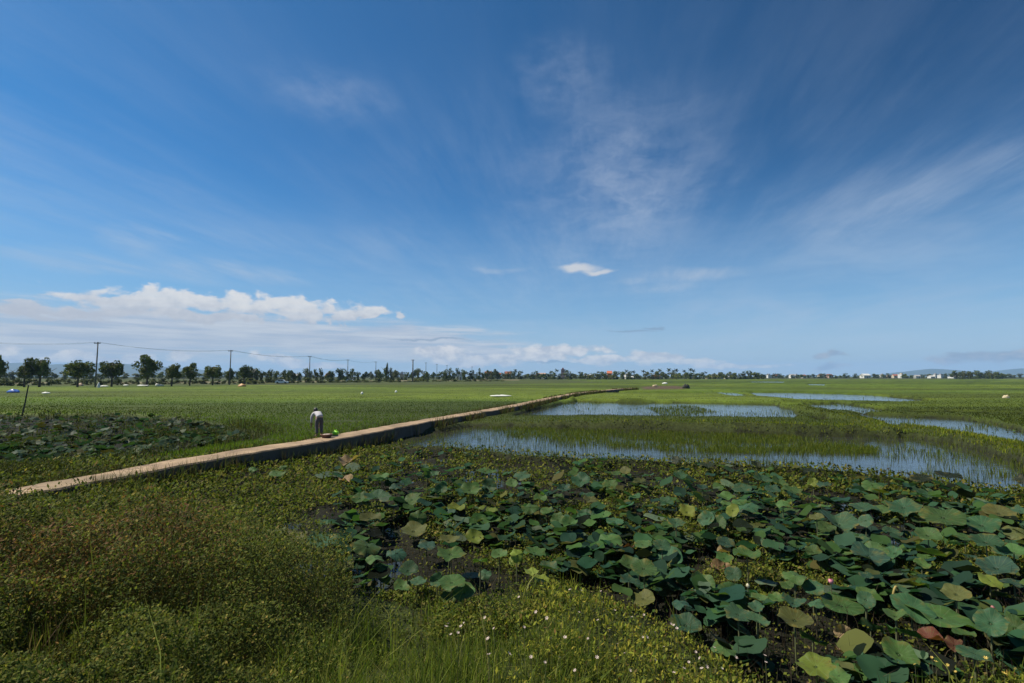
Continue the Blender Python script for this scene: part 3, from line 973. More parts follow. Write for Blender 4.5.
LM = [lotus_mesh(1, 0.18, 0.07, 0.0, 0.03), lotus_mesh(2, 0.26, 0.08, 0.1, 0.04), lotus_mesh(3, 0.10, 0.12, 0.0, 0.05), lotus_mesh(4, 0.18, 0.07, 0.42, 0.03), lotus_mesh(5, 0.05, 0.11, -0.30, 0.05), lotus_mesh(6, 0.34, 0.13, 0.0, 0.04), lotus_mesh(7, 0.02, 0.03, 0.0), lotus_mesh(8, 0.12, 0.10, 0.15, 0.10), lotus_mesh(9, 0.10, 0.12, 0.6)]
bm = bmesh.new()
tube(bm, [(0, 0, -0.05), (0.006, 0.0, 0.45), (0, 0, 1.0)], [0.011, 0.009, 0.008], 6, cap=False)
SM = bpy.data.meshes.new('stem'); bm.to_mesh(SM); bm.free(); SM.materials.append(M_STEM)
for p in SM.polygons: p.use_smooth = True

LC = {'B': ('blue green', (0.036, 0.084, 0.042)), 'G': ('mid green', (0.052, 0.102, 0.030)), 'Y': ('yellow green', (0.145, 0.185, 0.030)), 'O': ('olive brown', (0.080, 0.085, 0.028)), 'T': ('dark teal', (0.022, 0.056, 0.036)), 'P': ('pale grey green', (0.085, 0.125, 0.075)), 'D': ('very dark', (0.012, 0.018, 0.010)), 'R': ('tan dried', (0.23, 0.150, 0.085)), 'X': ('red brown withered', (0.105, 0.036, 0.026))}  # D: silhouette darkness put into the colour; P: part pale leaf, part sky sheen
TR = """322 542 30 12 B;317 536 14 10 T;367 546 26 18 G;330 474 28 6 P;353 467 14 9 P;348 463 22 5 R;346 481 14 6 R;377 498 24 8 B;360 499 16 9 G;379 480 20 7 G;370 519 20 8 O;383 526 14 4 B;324 524 14 5 B;296 536 22 9 O;275 534 20 8 O;277 474 14 6 G;253 469 8 5 G;283 467 7 5 G;418 518 17 17 G;414 532 26 12 O;474 538 18 13 Y;441 489 13 13 B;490 487 16 15 B;470 491 20 10 G;427 475 8 8 G;412 500 18 12 G;449 514 18 8 T;475 527 16 8 G;530 507 17 9 G;491 521 20 6 G;517 555 14 13 Y;451 555 28 10 G;535 553 22 8 G;449 541 20 7 O;432 498 26 4 P;456 509 18 5 Y;488 510 18 5 Y;486 472 20 4 G;522 476 18 8 B;512 484 12 8 G;386 498 14 6 P;402 587 17 10 G;381 577 18 10 G;408 572 20 13 B;437 581 14 13 B;452 583 26 13 G;464 594 22 16 G;485 574 12 10 B;449 597 16 12 G;342 568 22 9 O;609 541 27 18 G;670 560 26 23 B;644 569 26 14 G;629 566 20 14 G;684 578 20 16 G;702 585 24 20 G;732 597 28 26 G;738 615 24 14 B;686 626 28 17 B;643 599 22 16 O;705 519 16 14 G;655 517 22 5 P;687 513 16 12 Y;580 568 20 14 O;733 574 16 13 B;720 568 18 15 R;747 556 26 8 G;515 559 14 13 Y;756 608 14 8 B;680 476 14 7 B;742 489 18 9 B;762 480 16 9 B;779 483 14 9 G;807 508 25 8 B;748 506 20 8 B;707 519 16 15 B;718 523 16 14 G;733 511 13 12 Y;707 465 14 5 D;757 465 8 6 D;676 460 9 8 D;810 471 14 4 D;666 502 15 8 B;726 498 18 6 G;739 501 14 7 G;792 491 18 7 G;783 503 14 7 G;724 552 13 5 R;813 482 9 9 Y;813 552 16 8 G;948 476 22 6 D;921 479 18 8 D;1022 479 11 9 D;872 485 17 12 G;904 508 28 15 B;927 495 17 9 B;943 518 34 17 G;959 505 26 5 B;982 526 30 15 B;999 514 24 12 O;986 543 26 11 B;1017 532 22 12 O;928 536 22 12 G;874 553 24 13 G;895 554 16 13 B;866 521 13 12 B;933 555 26 5 G;1014 553 24 10 G;1020 511 14 8 B;882 510 22 6 G;863 508 24 7 B;839 525 36 15 B;826 528 16 13 G;854 542 26 13 B;869 557 30 15 T;841 553 18 8 G;795 575 22 10 G;813 588 18 14 B;789 586 16 8 G;841 606 38 17 G;866 600 16 14 B;866 593 16 7 G;912 609 34 24 B;940 618 54 17 G;896 617 20 8 G;934 591 26 8 B;997 569 32 17 T;990 581 18 12 Y;997 596 28 7 B;991 624 26 22 B;1015 629 22 20 G;816 667 32 20 Y;899 655 30 24 G;839 676 16 11 G;795 621 30 16 O;813 641 24 6 B;871 630 22 6 B;777 599 14 8 G;1006 553 22 9 B;842 633 11 11 R;860 640 10 6 R;848 655 22 6 R;930 639 22 9 X;955 646 12 8 X;581 481 18 13 B;610 485 16 10 G;564 489 13 7 T;540 499 14 6 G;558 521 16 15 G;570 524 16 9 G;585 515 16 11 B;602 517 20 8 G;615 522 18 6 B;537 530 16 5 P;590 500 14 7 O;640 482 14 6 O;625 551 20 6 X"""
TR = [tuple(int(v) if v.lstrip('-').isdigit() else v for v in t.split()) for t in TR.split(';')]


def zone(px, py):
    if py > 600 and px > 760: return 'in pond corner above weedy bank'
    if py > 555: return 'at pond edge beside bank'
    if px < 400: return 'near concrete path'
    if px >= 840 and py < 530: return 'by open paddy water'
    if py < 487: return 'along far pond rim'
    if px > 760: return 'in thick eastern pond leaves'
    return 'among mid pond floating weeds'


LOTUS_LIST = []   # (px, py, w, h, colour key, zone)
for t in TR: LOTUS_LIST.append((*t, zone(t[0], t[1])))
_r = random.Random(5)
taken = [(t[0], t[1], t[2]) for t in TR]
tries = 0
n_rand = 0
while n_rand < 66 and tries < 9000:
    tries += 1
    px, py = _r.uniform(330, 1050), _r.uniform(462, 655)
    p = W(px, py, WZ + 0.25)
    sdv = float(sdist(LOTUS, np.array([p[0]]), np.array([p[1]]))[0])
    if sdv > -0.35: continue
    w = (_r.uniform(0.24, 0.40) if py < 560 else _r.uniform(0.19, 0.30)) * F / p[1]
    if any(abs(px - a) < (w + c) * 0.42 and abs(py - b) < (w + c) * 0.22 for a, b, c in taken): continue
    taken.append((px, py, w)); n_rand += 1
    LOTUS_LIST.append((px, py, w, w * _r.uniform(0.25, 0.62), _r.choice('BBBGGGTTOYP'), zone(px, py)))
n_left = 0
while n_left < 78:
    px, py = _r.uniform(-6, 245), _r.uniform(420, 468)
    p = W(px, py, 0.0)
    if float(sdist(LEFT_LOTUS, np.array([p[0]]), np.array([p[1]]))[0]) > -0.5 or (px < 75 and py > 452): continue
    w = _r.uniform(0.32, 0.52) * F / p[1]
    n_left += 1
    LOTUS_LIST.append((px, py, w, w * _r.uniform(0.2, 0.6), _r.choice('BBTTTGGDD'), 'in small pond beyond path'))

cls = {}
for i, (px, py, w, h, c, zn) in enumerate(LOTUS_LIST):
    q = h / w
    pose = 'edge on' if q < 0.33 else ('tipped up' if q > 0.72 else 'spread open')
    k = (LC[c][0], pose, zn)
    cls.setdefault(k, []).append((px, i))
label_of = {}
for k, m in cls.items():
    m.sort()
    for j, (_, i) in enumerate(m):
        label_of[i] = '%s lotus leaf %s %s' % k + ('' if len(m) == 1 else ', %s from left' % nth(j + 1))
UNIQUE = {(367, 546): 'bright green lotus leaf tipped up alone above grassy bank weeds', (609, 541): 'bright green cupped lotus leaf lit by the sun in mid pond', (322, 542): 'pale blue green saucer shaped lotus leaf nearest the grassy bank', (940, 618): 'widest lotus leaf, long green and curling, above the red withered leaf', (816, 667): 'ragged yellow green lotus leaf lying lowest against the bank', (732, 597): 'large green veined lotus leaf fanned upright beside the flowering weeds', (842, 633): 'orange tan dried lotus leaf curled upright in a dark gap', (948, 476): 'dark lotus leaf standing alone against the blue paddy water', (474, 538): 'small bright yellow green lotus leaf in mid pond near the bank', (990, 581): 'yellow green lotus leaf under a dark teal one by the east edge', (930, 639): 'red brown withered lotus leaf drooping beside the weedy corner', (348, 463): 'long pale tan dried lotus leaf floating near the person', (330, 474): 'pale silvery lotus leaf floating flat near the person on the path'}

for i, (px, py, w, h, c, zn) in enumerate(LOTUS_LIST):
    rr = random.Random(1000 + i)
    q = min(h / w, 0.97)
    hz = WZ + (rr.uniform(0.22, 0.55) if q > 0.3 else rr.uniform(0.12, 0.42))
    if c in 'PRX' : hz = WZ + rr.uniform(0.16, 0.28)
    if c == 'D': hz = WZ + rr.uniform(0.35, 0.5)
    if zn.startswith('in small pond'): hz = -0.05 + rr.uniform(0, 0.25)
    x, y = W(px, py, hz)
    base = min(max(land1(x, y), WZ), hz - 0.03)
    R = max(0.09, w * y / F / 2)
    elev = math.atan2(CAM_Z - hz, math.hypot(x, y))
    tilt = math.asin(q) - elev
    if q < 0.33 and rr.random() < 0.5: tilt = -elev * 1.5
    e = empty('lotus_plant', (x, y, base))
    tag(e, UNIQUE.get((px, py), label_of[i]), 'lotus plant', 'lotus leaves in the small pond beyond the path' if zn.startswith('in small') else 'lotus leaves in the pond')
    mi = rr.choice([0, 0, 1, 1, 2, 3, 4, 5, 7])
    if c == 'P': mi = 6
    if c in 'RX': mi = 8
    if (px, py) == (816, 667): mi = 7
    if (px, py) == (732, 597): mi = 0
    lf = bpy.data.objects.new('leaf', LM[mi]); COL.objects.link(lf); lf.parent = e
    st = bpy.data.objects.new('stem', SM); COL.objects.link(st); st.parent = e
    cam_d = Vector((-x, -y, 0)).normalized()
    cam_d.rotate(Matrix.Rotation(rr.uniform(-0.6, 0.6), 3, 'Z'))
    ax = Vector((0, 0, 1)).cross(cam_d)
    M = Matrix.Rotation(tilt, 4, ax) @ Matrix.Rotation(rr.uniform(-0.14, 0.14), 4, cam_d) @ Matrix.Rotation(rr.uniform(0, 6.28), 4, 'Z') @ Matrix.Diagonal((R, R, R, 1))
    M.translation = Vector((0, 0, hz - base))
    lf.matrix_local = M
    k = rr.uniform(0.75, 1.3) * (0.62 if zn.startswith('in small') else 1)
    lf.color = (*[v * k * rr.uniform(0.93, 1.07) for v in LC[c][1]], 1)
    st.scale = (1, 1, max(hz - base, 0.02)); st.rotation_euler = (0, 0, rr.uniform(0, 6))


# the many small lotus leaves that cannot be told apart
def small_lotus(n, u0, u1, d0, d1, keep, zfun, rmin, rmax):
    x, y = scatter(n, u0, u1, d0, d1, keep, 1.3)
    Vs, Ts, Cs = [], [], []
    n = len(x); K = 14
    a = np.arange(K) * 2 * PI / K
    rad = RNG.uniform(rmin, rmax, n)
    z = zfun(x, y)
    tx, ty = RNG.normal(0, 0.28, n), RNG.normal(-0.08, 0.28, n)
    ph = RNG.uniform(0, 6.28, (n, 1))
    r = rad[:, None] * (1 + 0.08 * np.sin(2 * a[None] + ph))
    ox, oy = r * np.cos(a), r * np.sin(a)
    oz = ox * tx[:, None] + oy * ty[:, None] + rad[:, None] * (0.2 + 0.14 * np.sin(3 * a[None] + ph))
    ring = np.stack([x[:, None] + ox, y[:, None] + oy, z[:, None] + oz], 2)
    V = np.concatenate([np.stack([x, y, z], 1)[:, None], ring], 1).reshape(-1, 3)
    T = np.array([[0, 1 + k, 1 + (k + 1) % K] for k in range(K)])
    T = (T[None] + (np.arange(n) * (K + 1))[:, None, None]).reshape(-1, 3)
    c = vary(n, [LC[q][1] for q in 'BGTPOD'], [.30, .24, .24, .02, .08, .12], 0.2)
    return V, T, np.repeat(c, K + 1, 0)


def open_gap(x, y, s):
    return fbm(x * 0.55, y * 0.55, s) > 0.40


A_ = small_lotus(6800, -0.36, 1.5, 4.6, 25.0, lambda x, y: (sdist(LOTUS, x, y) < -0.3) & open_gap(x, y, 111) & (x > -5.5) & (RNG.random(len(x)) < sstep(-6.0, -3.5, x) + 0.2), lambda x, y: WZ + RNG.uniform(0.08, 0.34, len(x)), 0.07, 0.165)
B_ = small_lotus(5200, -1.6, -0.45, 11.0, 33.0, lambda x, y: (sdist(LEFT_LOTUS, x, y) < -0.3) & (fbm(x * 0.4, y * 0.4, 113) > 0.33), lambda x, y: land(x, y) + RNG.uniform(0.05, 0.40, len(x)), 0.10, 0.20)
B_ = (B_[0], B_[1], B_[2] * 0.6)
o = stuff('lotus_cover', [A_, B_], M_WEED, 'mass of small overlapping lotus leaves filling the ponds', 'lotus leaves')
for p in o.data.polygons: p.use_smooth = True

# weeds around the small pond beyond the path
def k_lw(x, y):
    s = sdist(LEFT_LOTUS, x, y)
    n = fbm(x * 0.5, y * 0.5, 121)
    px_ = x / y
    corner = sstep(-0.86, -1.0, px_) * sstep(15, 12.5, y)
    rim = np.exp(-np.abs(s) / 0.7) * 0.8
    hum = np.exp(-((x - W(212, 430, 0)[0]) / 2.2) ** 2 - ((y - W(212, 430, 0)[1]) / 2.0) ** 2)
    return (RNG.random(len(x)) < np.clip(corner + rim * sstep(0.35, 0.6, n) * np.where(ldist(PATHC, x, y) < 4.0, 0.4, 1.0) + hum + 0.35 * sstep(0.42, 0.6, n) * (s < 0), 0, 1) * (s < 1.5)) & (ldist(PATHC, x, y) > PW + 0.1)


x, y = scatter(120000, -1.7, -0.42, 10.5, 34.0, k_lw, 1.2)
d = np.hypot(x, y)
P1 = leaves(np.stack([x, y, land(x, y) + RNG.uniform(0.02, 0.38, len(x))], 1), np.maximum(0.03, d * 0.0032), d * 0.002, vary(len(x), [(0.05, 0.065, 0.018), (0.08, 0.085, 0.022), (0.035, 0.045, 0.014)]), 0.5)
x2, y2 = x[::3], y[::3]
P2 = blades(x2, y2, land(x2, y2), RNG.uniform(0.2, 0.55, len(x2)), d[::3] * 0.0010, vary(len(x2), [(0.05, 0.065, 0.018), (0.08, 0.08, 0.025)]), 0.35)
# grass tufts leaning over both edges of the slab
t = RNG.uniform(0.03, 1, 9000) ** 1.6
seg = np.concatenate([[0], np.cumsum(np.linalg.norm(np.diff(PATHC, axis=0), axis=1))])
s_ = seg[1] + t * (seg[-1] - seg[1])
sd = RNG.choice([-1, 1], len(t))
bx = np.interp(s_, seg, PATHC[:, 0]); by = np.interp(s_, seg, PATHC[:, 1])
k = fbm(s_ * 0.5, sd * 10.0, 131) > np.where(sd > 0, 0.40, 0.46)
bx, by, sd = bx[k], by[k], sd[k]
off = PW + RNG.uniform(-0.10, 0.34, len(bx)); gx = bx + sd * 0.93 * off; gy = by - sd * 0.37 * off
d = np.hypot(gx, gy)
P3 = blades(gx, gy, np.minimum(land(gx, gy), 0) - 0.02, RNG.uniform(0.22, 0.50, len(gx)) * np.where(sd > 0, 1.35, 1.0), np.maximum(0.010, d * 0.0010), vary(len(gx), [(0.06, 0.08, 0.02), (0.09, 0.09, 0.03), (0.08, 0.06, 0.03)]), 0.45)
stuff('rank_grass', [P1, P2, P3], M_WEED, 'rank grass and weeds rimming the path and the small lotus pond', 'weeds')

# lotus buds and oddities
def bud(px, py, label, col, s, opened):
    z0 = WZ + 0.42
    x, y = W(px, py, z0)
    e = empty('lotus_bud', (x, y, WZ)); tag(e, label, 'lotus bud')
    st = bpy.data.objects.new('stem', SM); COL.objects.link(st); st.parent = e; st.scale = (0.7, 0.7, z0 - WZ)
    bm = bmesh.new()
    for k in range(7):
        a = k * 2 * PI / 7
        op = opened * (1.0 if k % 2 else 0.6)
        pts = []
        for t_, wd in ((0, .12), (.35, .34), (.7, .28), (1, 0.02)):
            r = 0.08 + op * t_ * 0.9 + 0.32 * math.sin(t_ * PI) * (1 - op * .5)
            pts.append((r, t_ * (1.25 - 0.4 * op), wd))
        prev = None
        for r, zz, wd in pts:
            v = []
            for sgn in (-1, 0, 1):
                rr_ = r + (0.06 if sgn == 0 else 0)
                v.append(bm.verts.new(((rr_ * math.cos(a) - sgn * wd * math.sin(a)) * s, (rr_ * math.sin(a) + sgn * wd * math.cos(a)) * s, zz * s)))
            if prev:
                bm.faces.new((prev[0], prev[1], v[1], v[0])); bm.faces.new((prev[1], prev[2], v[2], v[1]))
            prev = v
    o = bm_obj('petals', bm, plain('lotus_petal_' + label.split()[0], col, 0.5, noise=0.1), e, smooth=True)
    o.location = (0, 0, z0 - WZ)


bud(831, 584, 'pink and white lotus bud just opening between green leaves', (0.75, 0.30, 0.38), 0.055, 0.35)
bud(748, 588, 'cream closed lotus bud over dark water near the flowering weeds', (0.60, 0.55, 0.38), 0.045, 0.05)
bud(993, 610, 'dull rose lotus bud beside a dark green leaf at the east side', (0.35, 0.14, 0.13), 0.04, 0.1)

x, y = W(897, 606, WZ + 0.2)
bm = bmesh.new()
pts = []
for k in range(13):
    a = PI * k / 12
    pts.append((math.cos(a) * 0.045, 0.01 * math.sin(2 * a), 0.30 + 0.13 * math.sin(a)))
pts = [(0.05, 0, -0.02), (0.048, 0, 0.18)] + pts + [(-0.05, 0.01, 0.24)]
tube(bm, pts, [0.013] * (len(pts) - 1) + [0.008], 7)
e = bm_obj('bent_stalk', bm, plain('yellow_stalk', (0.30, 0.23, 0.07), 0.7), smooth=True)
e.location = (x, y, WZ)
tag(e, 'yellowed lotus stalk bent over in a tight loop before a blue green leaf', 'plant stalk')

# ------------------------------------------------------------------ person
def skin(name, verts, edges, rad, mat, parent, root=0, level=2):
    me = bpy.data.meshes.new(name)
    me.from_pydata([Vector(v) for v in verts], edges, [])
    o = bpy.data.objects.new(name, me); COL.objects.link(o)
    o.modifiers.new('skin', 'SKIN')
    sv = me.skin_vertices[0].data
    for i, r in enumerate(rad):
        r = r if isinstance(r, tuple) else (r, r)
        sv[i].radius = r
        sv[i].use_root = (i == root)
    s = o.modifiers.new('sub', 'SUBSURF'); s.levels = level; s.render_levels = level
    dg = bpy.context.evaluated_depsgraph_get(); dg.update()
    new = bpy.data.meshes.new_from_object(o.evaluated_get(dg))
    o.modifiers.clear()
    o.data = new
    new.materials.clear(); new.materials.append(mat)
    for p in new.polygons: p.use_smooth = True
    o.parent = parent
    return o


def build_person():
    x, y = W(319, 436.3, PATH_Z)
    e = empty('person', (x, y, PATH_Z + 0.005), math.radians(40), 0.9)
    tag(e, 'person in a light grey shirt and dark trousers bending over on the path', 'person')
    MSK = plain('skin', (0.24, 0.13, 0.085), 0.6); MSH = plain('shirt_cloth', (0.46, 0.44, 0.46), 0.9, scale=9)
    MTR = plain('trouser_cloth', (0.085, 0.075, 0.08), 0.9); MHR = plain('hair', (0.012, 0.010, 0.010), 0.5); MSD = plain('sandal', (0.05, 0.03, 0.02), 0.7)
    V, E, R = [], [], []

    def chain(pts, start=None):
        prev = start
        for p, r in pts:
            V.append(p); R.append(r); i = len(V) - 1
            if prev is not None: E.append((prev, i))
            prev = i
        return prev
    pel = chain([((0, 0.0, 0.86), (0.12, 0.10))])
    ch = chain([((0, 0.16, 0.95), (0.125, 0.09)), ((0, 0.34, 0.985), (0.14, 0.10))], pel)
    nk = chain([((0, 0.44, 1.01), 0.065), ((0, 0.49, 1.055), 0.05)], ch)
    chain([((0, 0.53, 1.10), 0.075), ((0, 0.58, 1.12), 0.088), ((0, 0.63, 1.11), 0.065)], nk)
    for s in (-1, 1):
        hd = chain([((s * 0.17, 0.38, 0.96), 0.055), ((s * 0.205, 0.41, 0.80), 0.045), ((s * 0.205, 0.44, 0.67), 0.038), ((s * 0.19, 0.50, 0.53), 0.032), ((s * 0.18, 0.54, 0.43), 0.025), ((s * 0.178, 0.56, 0.375), (0.032, 0.022))], ch)
        for k, (o, l) in enumerate(((-0.03, .065), (-0.01, .078), (0.01, .072), (0.03, .055))):
            chain([((s * 0.178 + o * 0.3, 0.575 + o, 0.35), 0.010), ((s * 0.172, 0.588 + o, 0.35 - l * .55), 0.009), ((s * 0.162, 0.592 + o, 0.35 - l), 0.007)], hd)
        chain([((s * 0.150, 0.545, 0.375), 0.011), ((s * 0.137, 0.555, 0.335), 0.009)], hd)
        an = chain([((s * 0.095, 0.01, 0.76), 0.088), ((s * 0.10, 0.045, 0.46), 0.062), ((s * 0.10, 0.0, 0.28), 0.052), ((s * 0.10, -0.03, 0.09), 0.036)], pel)
        chain([((s * 0.105, 0.06, 0.045), 0.036), ((s * 0.11, 0.17, 0.03), 0.026)], an)
    body = skin('body', V, E, R, MSK, e)
    # head details merged into the body mesh
    bm = bmesh.new(); bm.from_mesh(body.data)

    def ell(c, r):
        m = Matrix.Translation(c) @ Matrix.Diagonal((*r, 1))
        bmesh.ops.create_uvsphere(bm, u_segments=14, v_segments=9, radius=1, matrix=m)
    ell((0, 0.575, 1.115), (0.078, 0.105, 0.108))
    ell((0, 0.685, 1.095), (0.014, 0.022, 0.022))
    for s in (-1, 1):
        ell((s * 0.08, 0.565, 1.10), (0.012, 0.022, 0.032)); ell((s * 0.03, 0.665, 1.125), (0.012, 0.010, 0.010))
    ell((0, 0.668, 1.055), (0.024, 0.010, 0.010))
    bm.to_mesh(body.data); bm.free()
    for p in body.data.polygons: p.use_smooth = True
    rm = body.modifiers.new('remesh', 'REMESH'); rm.mode = 'VOXEL'; rm.voxel_size = 0.008; rm.use_smooth_shade = True
    # shirt
    V, E, R = [], [], []
    a = chain([((0, -0.06, 0.835), (0.165, 0.125)), ((0, -0.03, 0.885), (0.16, 0.13)), ((0, 0.10, 0.95), (0.155, 0.115)), ((0, 0.22, 0.99), (0.16, 0.115)), ((0, 0.35, 0.995), (0.165, 0.115))])
    chain([((0, 0.43, 1.005), 0.095)], a)
    for s in (-1, 1):
        chain([((s * 0.175, 0.38, 0.965), 0.072), ((s * 0.21, 0.41, 0.82), 0.062), ((s * 0.212, 0.435, 0.69), 0.056), ((s * 0.20, 0.475, 0.575), 0.048)], a)
    skin('shirt', V, E, R, MSH, e)
    V, E, R = [], [], []
    a = chain([((0, 0.0, 0.865), (0.145, 0.125))])
    chain([((0, 0.05, 0.91), (0.14, 0.11))], a)
    for s in (-1, 1):
        chain([((s * 0.095, 0.01, 0.75), 0.108), ((s * 0.102, 0.04, 0.47), 0.085), ((s * 0.102, 0.0, 0.28), 0.074), ((s * 0.102, -0.025, 0.12), 0.066)], a)
    skin('trousers', V, E, R, MTR, e)
    bm = bmesh.new()
    bmesh.ops.create_uvsphere(bm, u_segments=20, v_segments=12, radius=1, matrix=Matrix.Translation((0, 0.555, 1.135)) @ Matrix.Diagonal((0.092, 0.115, 0.112, 1)))
    bmesh.ops.delete(bm, geom=[v for v in bm.verts if (v.co.z < 1.15 and v.co.y > 0.60) or v.co.z < 1.06], context='VERTS')
    bm_obj('hair', bm, MHR, e, smooth=True)
    for s in (-1, 1):
        bm = bmesh.new()
        box(bm, s * 0.107 - 0.045, s * 0.107 + 0.045, -0.08, 0.19, 0.0, 0.022)
        bmesh.ops.bevel(bm, geom=bm.edges[:], offset=0.009, segments=2, affect='EDGES')
        bm_obj('sandal', bm, MSD, e)


build_person()

# basket and bright bag by the person
x, y = W(326.5, 438.0, PATH_Z)
e = empty('basket', (x, y, PATH_Z + 0.005)); tag(e, 'low reddish brown woven basket on the path at the feet of the person', 'basket')
bm = bmesh.new()
prev = None
for z, r in ((0, 0.15), (0.02, 0.17), (0.08, 0.20), (0.13, 0.22), (0.13, 0.205), (0.05, 0.17)):
    ring = [bm.verts.new((r * math.cos(2 * PI * k / 24) * (1 + 0.012 * (-1) ** k), r * math.sin(2 * PI * k / 24), z)) for k in range(24)]
    if prev:
        for k in range(24): bm.faces.new((prev[k], prev[(k + 1) % 24], ring[(k + 1) % 24], ring[k]))
    else: bm.faces.new(ring)
    prev = ring
bm.faces.new(prev)
MB_ = plain('basket_cane', (0.10, 0.045, 0.030), 0.8, scale=30)
bm_obj('bowl', bm, MB_, e)
bm = bmesh.new()
pts = [(0.215 * math.cos(2 * PI * k / 24), 0.215 * math.sin(2 * PI * k / 24), 0.135) for k in range(25)]
tube(bm, pts, 0.014, 6, cap=False)
bm_obj('rim', bm, plain('basket_rim', (0.20, 0.10, 0.06), 0.8), e)
bm = bmesh.new()
for k in range(7):
    a = k * 0.9
    bmesh.ops.create_icosphere(bm, subdivisions=2, radius=0.06, matrix=Matrix.Translation((0.09 * math.cos(a), 0.09 * math.sin(a), 0.12)) @ Matrix.Diagonal((1.1, 0.9, 0.6, 1)))
bm_obj('contents', bm, plain('pale_roots', (0.42, 0.33, 0.28), 0.8), e, smooth=True)

x, y = W(335.5, 435.0, PATH_Z)
bm = bmesh.new()
bmesh.ops.create_icosphere(bm, subdivisions=3, radius=1)
for v in bm.verts:
    n = v.co.normalized()
    s = 1 + 0.22 * math.sin(5 * n.x + 2) * math.cos(4 * n.y) + 0.12 * math.sin(9 * n.z + 3 * n.x)
    v.co = Vector((n.x * 0.13 * s, n.y * 0.10 * s, max(0.0, 0.07 + n.z * 0.09 * s)))
bag = bm_obj('bag', bm, plain('green_plastic', (0.36, 0.78, 0.03), 0.35, noise=0.08), smooth=True)
hb = bmesh.new()
tube(hb, [(-0.05, 0, 0.14), (-0.04, 0.01, 0.2), (0.01, 0.02, 0.225), (0.05, 0.01, 0.19), (0.055, 0, 0.13)], 0.009, 6)
bm_obj('handle', hb, bag.data.materials[0], bag)
bag.location = (x, y, PATH_Z + 0.005)
tag(bag, 'crumpled bright lime green plastic bag on the path beside the basket', 'bag')

# leaning stake
x, y, z = ground_at(20.5, 420)
bm = bmesh.new()
tx, ty, tz = at_y(28.5, 385, y)
tube(bm, [(0, 0, -0.2), ((tx - x) * .5 + 0.02, 0.02, (tz - z) * .5), (tx - x, 0, tz - z)], [0.045, 0.04, 0.034], 7)
o = bm_obj('stake', bm, plain('old_bamboo', (0.06, 0.055, 0.045), 0.85)); o.location = (x, y, z)
tag(o, 'dark bamboo stake leaning beside the small lotus pond', 'stake')


# crumpled sheets, heaps and other small things out in the fields
def lump(name, px, py, w, h, col, label, cat, group=None, rough=0.6, jag=0.35, raise_=0.0):
    x, y, z = ground_at(px, py)
    s = y / F
    Wm, Hm = w * s, h * s
    r_ = random.Random(int(px * 13 + py))
    bm = bmesh.new()
    bmesh.ops.create_icosphere(bm, subdivisions=3, radius=1)
    ph = [r_.uniform(0, 6.28) for _ in range(4)]
    for v in bm.verts:
        n = v.co.normalized()
        k = 1 + jag * (math.sin(5 * n.x + ph[0]) * math.cos(4 * n.y + ph[1]) + 0.5 * math.sin(11 * n.x + ph[2]) * math.cos(9 * n.z + ph[3]))
        v.co = Vector((n.x * Wm / 2 * (0.9 + 0.1 * k), n.y * max(Wm * 0.25, 0.25), max(-0.08, n.z * Hm * k)))
    o = bm_obj(name, bm, plain(name + '_surface', col, rough, noise=0.1, scale=4), smooth=True)
    o.location = (x, y, z + raise_)
    tag(o, label, cat, group)
    return o


WH = (0.62, 0.62, 0.60)
lump('plastic_sheet', 501, 397, 22, 0.9, WH, 'long white plastic sheet lying in the rice near the path', 'plastic sheet', None, raise_=0.15)
lump('plastic_sheet', 46, 394.5, 8, 1.0, WH, 'short white plastic sheet in the rice near the blue tarpaulin', 'plastic sheet', None, raise_=0.2)
lump('plastic_sheet', 104, 387.3, 8, 0.8, WH, 'thin white sheet at the field edge beside the white marker stone', 'plastic sheet', None, raise_=0.25)
lump('plastic_sheet', 126, 386.3, 5, 0.8, WH, 'small white sheet at the far field edge between two longer sheets', 'plastic sheet', None, raise_=0.25)
lump('plastic_sheet', 143, 386.6, 12, 0.8, WH, 'longest white sheet along the far edge below the tall tree', 'plastic sheet', None, raise_=0.25)
lump('plastic_sheet', 161, 386.4, 6, 0.8, WH, 'white sheet at the far field edge beside a white heap', 'plastic sheet', None, raise_=0.25)
lump('white_heap', 157, 386.2, 3.5, 1.8, WH, 'small upright white heap at the end of the white sheets', 'heap', None, raise_=0.2)
lump('marker_stone', 98.5, 387.5, 3, 5.0, WH, 'white upright marker stone below the nearest utility pole', 'stone', None, jag=0.1, raise_=0.0)
lump('egret', 362, 396, 2.4, 1.8, WH, 'white bird standing in the rice, nearer the person', 'bird', 'white birds in the rice', jag=0.2, raise_=0.3)
lump('egret', 396, 394, 2.2, 1.5, WH, 'white bird standing in the rice farther along the field', 'bird', 'white birds in the rice', jag=0.2, raise_=0.3)
lump('blue_tarpaulin', 13, 393, 12, 2.6, (0.03, 0.11, 0.42), 'bright blue tarpaulin heaped in the rice behind the leaning stake', 'tarpaulin', None, 0.4, raise_=0.15)
lump('earth_heap', 242, 386.5, 8, 2.5, (0.45, 0.24, 0.09), 'small orange earth heap at the far field edge', 'heap')
lump('earth_heap', 80, 386, 7, 2.6, (0.33, 0.22, 0.14), 'small tan earth heap left of the white marker stone', 'heap')
lump('straw_heap', 1006, 398, 7, 2.6, (0.50, 0.42, 0.27), 'pale straw heap alone in the green field at the east edge', 'heap')
lump('straw_heap', 655, 388, 5, 1.6, (0.42, 0.33, 0.2), 'pale straw heap on the brown dug earth past the path end', 'heap', raise_=0.3)
lump('plastic_sheet', 665, 384, 6, 1.2, WH, 'white sheet beyond the brown dug earth', 'plastic sheet', raise_=0.1)
lump('shed', 686, 388.6, 8, 4.2, (0.018, 0.020, 0.014), 'low dark bush at the end of the brown dug earth', 'shed', jag=0.25)  # rounded lump standing in for a low dark shed

